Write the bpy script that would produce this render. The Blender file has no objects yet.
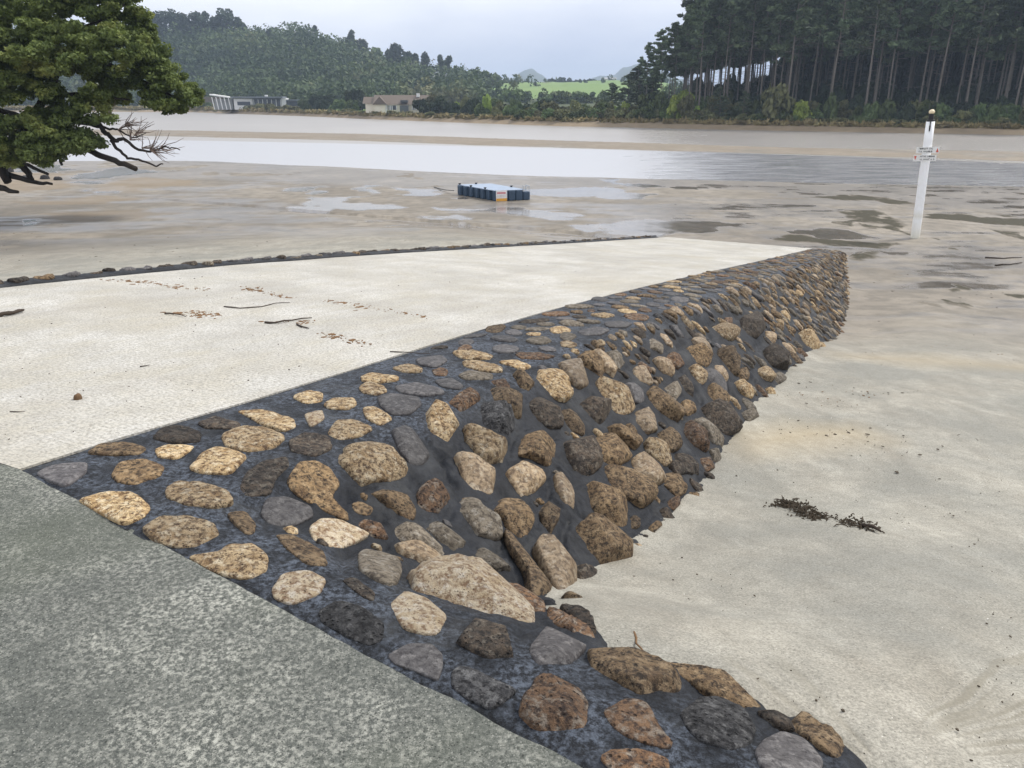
import bpy, math, random
import numpy as np
from mathutils import Vector, Matrix, noise as mnoise
random.seed(7); RS = np.random.RandomState(11)
scene = bpy.context.scene
COL = scene.collection
# ------------------------------------------------------------------ camera
PITCH = math.radians(19.95); FPX = 788.0; CH = 1.6
cd = bpy.data.cameras.new('camera'); cam = bpy.data.objects.new('camera', cd); COL.objects.link(cam)
cam.location = (0, 0, CH); cam.rotation_euler = (math.pi/2 - PITCH, 0, 0)
cd.sensor_width = 36; cd.lens = FPX/1024*36; cd.clip_start = .05; cd.clip_end = 20000
scene.camera = cam
CP, SP = math.cos(PITCH), math.sin(PITCH)
def ray(x, y):
    u = (x-512)/FPX; w = (384-y)/FPX
    return np.array([u, CP+w*SP, -SP+w*CP])
def gp(x, y, z):
    r = ray(x, y); return np.array([0, 0, CH]) + r*((z-CH)/r[2])
def at_depth(x, y, Y):
    r = ray(x, y); return np.array([0, 0, CH]) + r*(Y/r[1])
# ------------------------------------------------------------------ numpy noise
def _h(i, j, s):
    n = (i.astype(np.int64)*374761393 + j.astype(np.int64)*668265263 + s*974711) & 0x7fffffff
    n = ((n ^ (n >> 13))*1274126177) & 0x7fffffff
    n = (n ^ (n >> 16)) & 0xffffff
    return n/float(0xffffff)
def vn(x, y, s=0):
    x = np.asarray(x, float); y = np.asarray(y, float)
    i = np.floor(x); j = np.floor(y); fx = x-i; fy = y-j
    fx = fx*fx*(3-2*fx); fy = fy*fy*(3-2*fy)
    a = _h(i, j, s); b = _h(i+1, j, s); c = _h(i, j+1, s); d = _h(i+1, j+1, s)
    return (a*(1-fx)+b*fx)*(1-fy)+(c*(1-fx)+d*fx)*fy
def fbm(x, y, s=0, o=4):
    r = 0; a = .5; t = 0
    for k in range(o):
        r = r+a*vn(x*2**k+17.3*k, y*2**k-9.1*k, s+k); t += a; a *= .5
    return r/t
def sst(a, b, x):
    q = np.clip((x-a)/(b-a), 0, 1); return q*q*(3-2*q)
# ------------------------------------------------------------------ object helpers
def setp(o, label=None, cat=None, group=None, kind=None):
    if label: o['label'] = label
    if cat: o['category'] = cat
    if group: o['group'] = group
    if kind: o['kind'] = kind
    return o
def empty(name, loc, label, cat, group=None, rz=0):
    o = bpy.data.objects.new(name, None); COL.objects.link(o)
    o.location = Vector(loc); o.rotation_euler = (0, 0, rz); o.empty_display_size = .2
    return setp(o, label, cat, group)
def mk(name, V, F, mat=None, parent=None, smooth=False, mats=None, midx=None):
    V = np.asarray(V, dtype=np.float64).reshape(-1, 3)
    me = bpy.data.meshes.new(name)
    if isinstance(F, np.ndarray):
        k = F.shape[1]; me.vertices.add(len(V)); me.vertices.foreach_set('co', V.ravel())
        me.loops.add(F.size); me.loops.foreach_set('vertex_index', F.ravel().astype(np.int32))
        me.polygons.add(len(F)); me.polygons.foreach_set('loop_start', np.arange(0, F.size, k, dtype=np.int32))
        me.update(calc_edges=True)
    else:
        me.from_pydata(V.tolist(), [], [tuple(f) for f in F]); me.update()
    me.validate()
    for m in (mats or [mat]):
        if m: me.materials.append(m)
    if midx is not None: me.polygons.foreach_set('material_index', np.asarray(midx, dtype=np.int32))
    if smooth: me.polygons.foreach_set('use_smooth', [True]*len(me.polygons))
    o = bpy.data.objects.new(name, me); COL.objects.link(o)
    if parent is not None: o.parent = parent
    return o
def copy_thing(root, label=None):
    r = root.copy(); COL.objects.link(r)
    if label: r['label'] = label
    for ch in list(root.children):
        c = ch.copy(); COL.objects.link(c); c.parent = r
        for g in list(ch.children):
            e = g.copy(); COL.objects.link(e); e.parent = c
    return r
class MB:
    def __init__(s): s.V = []; s.F = []
    def add(s, V, F):
        b = len(s.V); s.V += [tuple(v) for v in V]; s.F += [tuple(b+i for i in f) for f in F]
    def box(s, x0, x1, y0, y1, z0, z1):
        s.add([(x0,y0,z0),(x1,y0,z0),(x1,y1,z0),(x0,y1,z0),(x0,y0,z1),(x1,y0,z1),(x1,y1,z1),(x0,y1,z1)],
              [(0,3,2,1),(4,5,6,7),(0,1,5,4),(1,2,6,5),(2,3,7,6),(3,0,4,7)])
    def tube(s, pts, rad, n=8, cap=True):
        pts = [Vector(p) for p in pts]; b = len(s.V); m = len(pts)
        for i, p in enumerate(pts):
            t = (pts[min(i+1, m-1)]-pts[max(i-1, 0)]).normalized()
            a = t.cross(Vector((0, 0, 1))); 
            if a.length < .05: a = t.cross(Vector((1, 0, 0)))
            a.normalize(); c = t.cross(a); r = rad[i] if hasattr(rad, '__len__') else rad
            for k in range(n):
                q = 2*math.pi*k/n; s.V.append(tuple(p+a*math.cos(q)*r+c*math.sin(q)*r))
        for i in range(m-1):
            for k in range(n):
                s.F.append((b+i*n+k, b+i*n+(k+1) % n, b+(i+1)*n+(k+1) % n, b+(i+1)*n+k))
        if cap:
            s.F.append(tuple(b+k for k in range(n))[::-1]); s.F.append(tuple(b+(m-1)*n+k for k in range(n)))
    def build(s, name, mat, parent=None, smooth=False): return mk(name, s.V, s.F, mat, parent, smooth)
# ------------------------------------------------------------------ material helpers
class NT:
    def __init__(s, name):
        s.m = bpy.data.materials.new(name); s.m.use_nodes = True; s.t = s.m.node_tree; s.t.nodes.clear()
        s.out = s.n('ShaderNodeOutputMaterial')
    def n(s, ty, **kw):
        o = s.t.nodes.new(ty)
        for k, v in kw.items(): setattr(o, k, v)
        return o
    def l(s, a, b): s.t.links.new(a, b)
    def val(s, inp, v):
        if hasattr(v, 'is_linked') or isinstance(v, bpy.types.NodeSocket): s.l(v, inp)
        else: inp.default_value = v
    def tc(s, kind='Object'): return s.n('ShaderNodeTexCoord').outputs[kind]
    def mapv(s, vec, sc=(1, 1, 1), rot=(0, 0, 0), loc=(0, 0, 0)):
        m = s.n('ShaderNodeMapping'); s.l(vec, m.inputs[0]); m.inputs['Scale'].default_value = sc
        m.inputs['Rotation'].default_value = rot; m.inputs['Location'].default_value = loc; return m.outputs[0]
    def noise(s, vec, scale=5, detail=4, rough=.55, dist=0, out=0):
        o = s.n('ShaderNodeTexNoise'); s.l(vec, o.inputs['Vector']); o.inputs['Scale'].default_value = scale
        o.inputs['Detail'].default_value = detail; o.inputs['Roughness'].default_value = rough; o.inputs['Distortion'].default_value = dist
        return o.outputs[out]
    def vor(s, vec, scale=5, feature='F1', out='Distance', rnd=1):
        o = s.n('ShaderNodeTexVoronoi', feature=feature); s.l(vec, o.inputs['Vector']); o.inputs['Scale'].default_value = scale
        o.inputs['Randomness'].default_value = rnd
        return o.outputs[out]
    def ramp(s, fac, stops):
        o = s.n('ShaderNodeValToRGB'); s.l(fac, o.inputs[0]); e = o.color_ramp.elements
        while len(e) < len(stops): e.new(.5)
        for k, (p, c) in enumerate(stops):
            e[k].position = p; e[k].color = (c, c, c, 1) if not hasattr(c, '__len__') else (*c[:3], 1)
        return o.outputs[0]
    def mix(s, f, a, b, mode='MIX'):
        o = s.n('ShaderNodeMix', data_type='RGBA', blend_type=mode); s.val(o.inputs[0], f)
        for i, v in ((6, a), (7, b)):
            if isinstance(v, bpy.types.NodeSocket): s.l(v, o.inputs[i])
            else: o.inputs[i].default_value = (*v[:3], 1)
        return o.outputs[2]
    def math(s, op, a, b=0.0, clamp=False):
        o = s.n('ShaderNodeMath', operation=op); o.use_clamp = clamp; s.val(o.inputs[0], a); s.val(o.inputs[1], b); return o.outputs[0]
    def bump(s, h, strength=.3, dist=.01, nrm=None):
        o = s.n('ShaderNodeBump'); s.l(h, o.inputs['Height']); o.inputs['Strength'].default_value = strength
        o.inputs['Distance'].default_value = dist
        if nrm: s.l(nrm, o.inputs['Normal'])
        return o.outputs[0]
    def attr(s, name, out='Color'):
        return s.n('ShaderNodeAttribute', attribute_name=name).outputs[out]
    def bsdf(s, col, rough=.8, spec=.3, nrm=None, **kw):
        p = s.n('ShaderNodeBsdfPrincipled')
        if isinstance(col, bpy.types.NodeSocket): s.l(col, p.inputs['Base Color'])
        else: p.inputs['Base Color'].default_value = (*col[:3], 1)
        s.val(p.inputs['Roughness'], rough); s.val(p.inputs['Specular IOR Level'], spec)
        if nrm: s.l(nrm, p.inputs['Normal'])
        for k, v in kw.items(): s.val(p.inputs[k.replace('_', ' ')], v)
        s.l(p.outputs[0], s.out.inputs[0]); return s.m
def plain(name, col, rough=.6, spec=.3, var=.15, sc=8):
    t = NT(name); n = t.noise(t.tc(), sc, 4)
    c = t.mix(n, tuple(x*(1-var) for x in col), tuple(min(1, x*(1+var)) for x in col))
    return t.bsdf(c, rough, spec)

# ------------------------------------------------------------------ ramp frame
P0 = gp(20, 470, 0)
AZ = math.radians(28); DV = np.array([math.sin(AZ), math.cos(AZ)]); NV = np.array([DV[1], -DV[0]])
def tv(q):
    q = np.asarray(q); dx = q[..., 0]-P0[0]; dy = q[..., 1]-P0[1]
    return dx*DV[0]+dy*DV[1], dx*NV[0]+dy*NV[1]
def xy(t, v): return P0[0]+t*DV[0]+v*NV[0], P0[1]+t*DV[1]+v*NV[1]
PT = [-1, 0, .57, 1.39, 2.57, 4.18, 5.94, 8.64, 11.88, 17.33, 26.3, 40]
PZ = [0, 0, -.05, -.14, -.25, -.40, -.585, -.91, -1.32, -2.03, -3.17, -4.9]
def Z(t): return np.interp(t, PT, PZ)
KE = .125                     # apron edge in ramp frame: t = -KE*v
def sp(x, k=.06): return .5*(x+np.sqrt(x*x+k*k))-.5*k*.2
def W(t, v):                  # masonry surface without roughness
    tA = np.interp(t, [0, .8, 1.5, 3.2, 5.5], [.42, .46, .54, .72, .84])
    zA = Z(t)-sp(v-1.0, .12)*tA
    s = t+KE*v
    sB = np.interp(v, [1, 2.1, 2.8], [.6, .6, .45])
    zB = -sp(s-.28, .14)*sB-.008
    k = .07; m = .5*(zA+zB+np.sqrt((zA-zB)**2+k*k))-k*.5*np.exp(-((zA-zB)/.2)**2)*.3
    return np.where(v < .7, zA, np.where(v < 1.0, zA+(m-zA)*((v-.7)/.3), m))
SK_T = [-5, .3, .5, .9, 1.45, 2.0, 2.6, 3.9, 6.9, 10.2, 14, 18.3, 24, 30, 60, 400]
SK_Z = [-.2, -.22, -.27, -.45, -.74, -.90, -1.06, -1.29, -1.62, -2.03, -2.66, -2.95, -3.16, -3.22, -3.30, -3.34]
SF_Z = [-.2, -.22, -.25, -.36, -.52, -.68, -.84, -1.15, -1.55, -1.98, -2.45, -2.85, -3.12, -3.2, -3.30, -3.34]
def sand(t, v, dist):
    a = np.interp(t, SK_T, SK_Z); b = np.interp(t, SK_T, SF_Z); w = sst(2.2, 4.0, v)
    zr = a*(1-w)+b*w
    zl = np.interp(dist, [7, 9, 12, 20, 30, 42, 60, 400], [-.5, -.62, -.95, -2.0, -2.85, -3.2, -3.30, -3.34])
    zl = np.minimum(zl, np.where(t < 26, Z(t)-.16, -3.2)); zl = np.where(t < 1, np.minimum(zl, -.25), zl)
    zr = zr-.17*np.exp(-((t-.72)/.45)**2-((v-1.95)/.40)**2)
    w = sst(-6.0, -4.4, v)
    w = np.where(t > 27, sst(-25, 10, v), w)
    return zl*(1-w)+zr*w
def surf(px, py, F=None):
    r = ray(px, py); s = np.geomspace(.5, 60, 4000); q = np.array([0, 0, CH])+r[None]*s[:, None]
    t, v = tv(q); z = W(t, v) if F is None else F(t, v, np.hypot(q[:, 0], q[:, 1]))
    b = q[:, 2] < z; i = max(1, int(np.argmax(b)))
    h0 = q[i-1, 2]-z[i-1]; h1 = q[i, 2]-z[i]; f = h0/(h0-h1+1e-12)
    return q[i-1]+(q[i]-q[i-1])*f
# ------------------------------------------------------------------ terrain
def interp_px(px, xs, ys): return np.interp(px, xs, ys)
BX = [-2200, 0, 190, 300, 380, 500, 560, 700, 800, 1024, 1500]
BY = [111.5, 111.5, 112, 116, 119.5, 124, 126, 129, 131, 135, 150]
def px_of_az(az): return 512+np.tan(np.clip(az, -1.2, 1.2))*FPX/CP*1.0
def az_px(px, py=110):
    r = ray(px, py); return math.atan2(r[0], r[1])
BANK_AZ = []; BANK_D = []
for x_, y_ in zip(np.linspace(-300, 1400, 60), np.interp(np.linspace(-300, 1400, 60), BX, BY)):
    q_ = gp(x_, y_, -3.36); BANK_AZ.append(math.atan2(q_[0], q_[1])); BANK_D.append(math.hypot(q_[0], q_[1]))
def bankD(az): return np.interp(az, BANK_AZ, BANK_D)
# ridge line of the hills, as (pixel x, pixel y, distance)
RID = [(-300,20,520),(0,30,520),(120,34,520),(180,34,520),(245,33,520),(300,33,520),(330,42,520),(380,64,500),(420,70,500),(460,77,500),(485,84,520),(500,83,640),(560,84,660),(620,82,680),(660,84,640),(700,96,360),(780,93,260),(860,76,240),(940,62,235),(1024,52,230),(1400,40,230)]
RA = [az_px(a, b) for a, b, c in RID]; RD = [c for a, b, c in RID]
RZ = [at_depth(a, b, c*math.cos(az_px(a, b)))[2] for a, b, c in RID]
MTN = [(-300,99),(480,99),(505,84),(515,77),(524,71.5),(534,70),(542,73),(552,81),(562,90),(580,84),(592,76.5),(600,75),(606,77),(614,76),(622,69),(634,65),(650,64),(668,74),(690,84),(760,92),(1300,97)]
MA = [az_px(a, b) for a, b in MTN]; MD = 2600.
MZ = [at_depth(a, b, MD*math.cos(az_px(a, b)))[2] for a, b in MTN]
WATER_Z = -3.36
def land(az, D):
    bd = bankD(az); rd = np.interp(az, RA, RD); rz = np.interp(az, RA, RZ)-np.where(az < az_px(480), 6.5, 0)
    foot = bd+np.where(az < az_px(480), 70, 55)*np.where(az > az_px(690), .5, 1)
    z1 = -2.2+sst(0, 1, (D-bd)/30)*.5+(foot-bd)*0
    up = sst(0, 1, np.clip((D-foot)/(rd-foot), 0, 1))
    z = z1+(rz-z1)*up
    dn = sst(rd+20, rd+420, D); z = z+(0-z)*dn*.9
    mz = np.interp(az, MA, MZ); z = z+(mz-z)*sst(1500, MD, D)+(fbm(az*60, D*.002, 15, 4)-.5)*26*sst(1500, MD, D)
    return z
def in_poly(X, Y, P):
    c = np.zeros(X.shape, bool); n = len(P)
    for i in range(n):
        x1, y1 = P[i]; x2, y2 = P[(i+1) % n]
        hit = ((y1 > Y) != (y2 > Y)) & (X < (x2-x1)*(Y-y1)/(y2-y1+1e-12)+x1); c ^= hit
    return c
# where each ground point lies seen from the jetty, used only to lay out channels and bars measured from the photograph
CH_X = [-400, 0, 200, 360, 500, 640, 800, 1024, 1400]
CH_NEAR = [161, 161, 161, 168, 175, 179, 182.5, 187, 196]     # near shore of channel
CH_FAR = [133, 133.5, 137, 141, 146, 150, 154.5, 161, 172]    # far shore of channel (bar)
BAR_FAR = [127, 128, 131, 134, 138.5, 143, 148, 151.5, 162]   # far side of sand bar
def Dline(ys):
    A = []; B = []
    for x_ in np.linspace(-380, 1380, 90):
        q = gp(x_, np.interp(x_, CH_X, ys), WATER_Z); A.append(math.atan2(q[0], q[1])); B.append(math.hypot(q[0], q[1]))
    return A, B
LN, LF, LB = Dline(CH_NEAR), Dline(CH_FAR), Dline(BAR_FAR)
POLY = lambda pts, z=-3.2: [tuple(gp(a, b, z)[:2]) for a, b in pts]
WEED = [POLY(p) for p in ([(763,234),(785,233),(800,236),(845,240),(893,243),(889,246.5),(845,246.5),(785,240)],
    [(808,196),(850,195),(917,200),(931,203.5),(895,204.5),(850,201.5),(822,199)],
    [(922,213),(962,213),(1040,220),(1040,227),(990,224),(951,219.5)],
    [(833,212),(868,210),(898,224),(895,228),(868,222),(848,216)], [(850,258),(870,252),(880,262),(862,268)],
    [(-20,168),(60,172),(70,185),(20,192),(-20,192)], [(95,183),(135,176),(185,178),(190,184),(140,190),(100,189)],
    [(20,200),(60,200),(100,196),(145,199),(110,203),(60,205),(30,205)], [(50,215),(110,212),(150,210),(190,217),(150,222),(90,226),(55,222)])]
PUD = [POLY(p) for p in ([(355,184),(374,184),(378,192),(368,194)], [(275,205),(310,196),(367,195),(352,202),(416,207),(357,211),(315,208)],
    [(423,215.5),(464,215.5),(462,218.5),(425,218)], [(381,221),(450,222),(480,229),(480,234),(420,233),(386,236)],
    [(398,187),(450,190),(455,195),(410,194)], [(520,188),(600,186.5),(645,193),(635,199),(560,197),(525,195)],
    [(440,208),(496,208),(551,210),(595,217),(566,218),(500,212),(450,211)], [(776,229),(806,226),(852,230),(880,239),(820,237),(780,232)],
    [(10,165),(60,163),(75,168),(60,171),(20,171)], [(70,172),(130,165),(165,170),(120,176),(80,178)],
    [(595,178),(600,176),(640,185),(740,186),(700,188),(620,184)],[(560,225),(640,218),(760,222),(700,232),(600,238)],
    [(600,182),(640,182),(660,186),(610,186)],[(530,236),(640,228),(655,236),(560,243)])]
def soft_poly(X, Y, P, w):
    """1 inside, fading over w metres outside"""
    cx = np.mean([p[0] for p in P]); cy = np.mean([p[1] for p in P])
    m = in_poly(X, Y, P).astype(float); d = np.full(X.shape, 1e9)
    for i in range(len(P)):
        a = np.array(P[i]); b = np.array(P[(i+1) % len(P)]); ab = b-a
        q = np.clip(((X-a[0])*ab[0]+(Y-a[1])*ab[1])/(ab@ab+1e-9), 0, 1)
        d = np.minimum(d, np.hypot(X-a[0]-q*ab[0], Y-a[1]-q*ab[1]))
    return np.where(m > 0, .5+np.clip(d/w, 0, .5), .5-np.clip(d/w, 0, .5))
FAN = gp(884, 772, -.22)
def build_ground():
    az = np.concatenate([np.radians(np.arange(-180, -52, 6.)), np.radians(np.arange(-50, 50.01, .17)), np.radians(np.arange(54, 180.1, 6.))])
    D = np.concatenate([np.geomspace(.35, 1.58, 24), np.geomspace(1.6, 9, 440), np.geomspace(9.05, 300, 480), np.geomspace(304, 3300, 90)])
    A, R = np.meshgrid(az, D); X = R*np.sin(A); Y = R*np.cos(A)
    t, v = tv(np.stack([X, Y], -1))
    z = sand(t, v, R)
    A2 = np.clip(A, -1.1, 1.1)
    dn = np.interp(A2, *LN); df = np.interp(A2, *LF); db = np.interp(A2, *LB); bd = bankD(A2)
    wob = (fbm(X*.15, Y*.15, 3)-.5)
    dn = dn*(1+.02*wob); df = df*(1+.02*wob); db = db*(1+.03*(fbm(X*.05, Y*.05, 5)-.5))
    far = R > dn-14
    flat = np.interp((R-dn)/np.maximum(dn, 1), [-.4, 0, .03, .2], [WATER_Z+.10, WATER_Z, WATER_Z-.05, WATER_Z-.3])
    w = sst(.62, .9, R/dn); z = z*(1-w)+np.minimum(np.maximum(z, WATER_Z+.03), WATER_Z+.15)*w
    z = np.where(R > dn*.97, np.interp((R-dn)/dn, [-.03, 0, .04, .3], [WATER_Z+.04, WATER_Z, WATER_Z-.06, WATER_Z-.3]), z)
    # sand bar
    mid = (df+db)/2; hb = .07*sst(0, 1, (R-df)/np.maximum(mid-df, 1))*(1-sst(0, 1, (R-mid)/np.maximum(db-mid, 1)))
    z = np.where((R > df) & (R < db), WATER_Z+hb+.004, z)
    z = np.where((R > df*.96) & (R <= df), WATER_Z-.06*(df-R)/(df*.04), z)
    z = np.where((R >= db), WATER_Z-.04*sst(0, 12, R-db)*(1-sst(-9, 0, R-bd)), z)
    z = np.where(R > bd-1, np.interp(R-bd, [-1, 0, 1.2, 4], [WATER_Z-.01, WATER_Z+.03, WATER_Z+.45, -2.4]), z)
    L = land(A2, R); z = np.where(R > bd+4, np.maximum(L, -2.4)*1.0, z)
    z = np.where((R > bd+4), z+(fbm(X*.03, Y*.03, 9)-.5)*np.clip((R-bd)*.012, 0, 5)*(R < 1400), z)
    near = R < dn*.9
    nf = 1-sst(14, 40, R)
    z = z+np.where(near, (fbm(X*1.1, Y*1.1, 21, 3)-.5)*.07*nf+(fbm(X*6, Y*6, 31, 3)-.5)*.012*(1-sst(5, 14, R)), 0)
    # footings stay below the masonry and slabs
    tot = np.where((v > -5.6) & (v < 1.3) & (t > -.3) & (t < 26.2), 1, 0)
    z = np.where(tot > 0, np.minimum(z, Z(t)-.14), z)
    z = np.where(t+KE*v < .05, np.minimum(z, -.2), z)
    # runoff fan
    fx = X-FAN[0]; fy = Y-FAN[1]; fr = np.hypot(fx, fy); fa = np.arctan2(fy, fx)
    wq = fbm(fx*2.2, fy*2.2, 71, 3)*.05; fa2 = fa+wq*3+.10*fr; f1 = fbm(fa2*24, fr*.7, 61, 5); f1 = sst(.40, .66, f1)*.8+.2*sst(.45, .6, fbm(fa2*90, fr*2.5, 63, 3))
    sect = sst(.15, .3, fa)*(1-sst(.70, .98, fa+.25*(fbm(fx*2, fy*2, 4)-.5)))*sst(.0, .12, fr)*(1-sst(1.0, 2.8, fr))
    f2 = vn(fa*22, fr*.8, 65); sect2 = sst(1.5, 1.7, fa)*(1-sst(2.3, 2.5, fa))*sst(.02, .1, fr)*(1-sst(.5, .9, fr))
    fan = f1*sect*.6*sst(.05, .5, fr)+.45*sect2*f2
    z = z-.012*sect*(.35+fbm((fa+wq)*30, fr*.9, 61, 1))*sst(.1, .5, fr)*sst(0, .4, fr)*(R < 8)-.01*sect2*f2
    # ---- zones: wet, weed, grass, ochre
    n1 = fbm(X*.16, Y*.16+3, 41, 4); n2 = fbm(X*.5, Y*.5, 45, 4)
    mud = sst(-2.0, -2.9, z)*(R < dn)
    n4 = fbm(X*.5, Y*1.6, 47, 5); wet = mud*(.25+.42*sst(.45, .62, n1*.4+n2*.3+n4*.3)+.16*sst(.54, .66, n4)*(A > .2))
    band = sst(.70, .8, R/dn)*(R <= dn); wet = np.maximum(wet, .55*band*(n1 > .3))
    wet = np.maximum(wet, .55*sst(dn-1.2, dn, R)*(R <= dn))
    wet = np.where((R > df) & (R < bd), .3, wet)
    nr = R < 75
    bwn = np.zeros_like(X); pud = np.zeros_like(X); weed = np.zeros_like(X); jx = X+(n2-.5)*3; jy = Y+(fbm(X*.45+9, Y*.45, 52)-.5)*1.8+(fbm(X*1.7, Y*1.7, 54)-.5)*1.4
    for P in PUD: pud[nr] = np.maximum(pud[nr], soft_poly(jx[nr], jy[nr], P, .5))
    small = sst(.60, .66, fbm(X*.35+5, Y*.22, 77, 5))*sst(27, 31, R)*(1-sst(.72, .8, R/dn))*(A > -.55)*(A < .12)
    pud = np.maximum(pud, small*.9)
    wet = np.maximum(wet, pud)
    for k_, P in enumerate(WEED): weed[nr] = np.maximum(weed[nr], soft_poly(jx[nr], jy[nr], P, .7)*(1 if k_ < 5 else .0)); bwn[nr] = np.maximum(bwn[nr], soft_poly(jx[nr], jy[nr], P, .7)*(0 if k_ < 5 else .8)) if k_ > 4 else bwn[nr]
    streak = sst(.69, .75, fbm(X*.8+2, Y*.4, 83, 4))*sst(17, 21, R)*(1-sst(.70, .8, R/dn))*(A > .38)
    weed = np.maximum(weed*sst(.3, .5, n2+.12), streak*.7)
    z = z+weed*.03*(R < 60)-np.where(pud > .5, .012, 0)
    grass = sst(0, 3, R-bd-3)
    oc = POLY([(-30,248),(20,251),(60,254),(105,268),(60,275),(-30,280)], -.9); och = soft_poly(jx*.3+X*.7, jy*.1+Y*.9, oc, 1.2)*(R < 16)
    oc2 = POLY([(745,425),(800,408),(850,412),(870,425),(800,440),(755,446)], -1.35); och = np.maximum(och, .8*soft_poly(X+(n2-.5)*.3, Y+(n2-.5)*.5, oc2, .9)*(R < 12))
    oc3 = POLY([(850,345),(900,348),(1030,352),(1030,362),(900,360),(850,352)], -2.0); och = np.maximum(och, .6*soft_poly(X, Y+(n2-.5)*.8, oc3, 1.)*(R < 20)*(R > 9))
    rdist = np.clip((R-bd)/12, 0, 1); brown = (R > bd-8)*(1-sst(4, 9, R-bd))*1.
    field = sst(az_px(470), az_px(486), A2)*(1-sst(az_px(690), az_px(700), A2))*sst(330, 380, R)*(R < 1100)
    lawn = sst(az_px(312), az_px(330), A2)*(1-sst(az_px(404), az_px(412), A2))*(R > bd+5)*(R < bd+50)
    patch = soft_poly(X, Y, [tuple(at_depth(a, b, 430)[:2]) for a, b in ((412,60),(436,60),(438,85),(414,85))], 30)*(R > 360)*(R < 560)
    fld = np.clip(field+lawn+np.where(patch > .5, 1, 0), 0, 1)
    brown = np.maximum(brown, bwn*.85); bar = (R > df) & (R < db); brown = np.where(bar, .45*sst(.3,.6,n1+.1), brown); weed = np.maximum(weed, .75*(np.abs(R-dn-.3) < .55*n2)*(A > .07)); weed = np.maximum(weed, .6*(np.abs(R-df) < .5*n2)*(A > .05))
    drys = sst(-2.95, -1.9, z)*(R < 40)
    nc = len(az); nrw = len(D)
    i, j = np.meshgrid(np.arange(nrw-1), np.arange(nc-1), indexing='ij')
    F = np.stack([i*nc+j, i*nc+j+1, (i+1)*nc+j+1, (i+1)*nc+j], -1).reshape(-1, 4)[:, ::-1]
    V = np.stack([X, Y, z], -1).reshape(-1, 3)
    o = mk('ground', V, F.copy(), smooth=True)
    for nm, ch in (('za', (wet, weed, grass, och)), ('zb', (drys, brown, fld, fan))):
        a = o.data.color_attributes.new(nm, 'FLOAT_COLOR', 'POINT')
        a.data.foreach_set('color', np.clip(np.stack(ch, -1), 0, 1).reshape(-1).astype(np.float32))
    setp(o, kind='structure')
    return o
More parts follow.
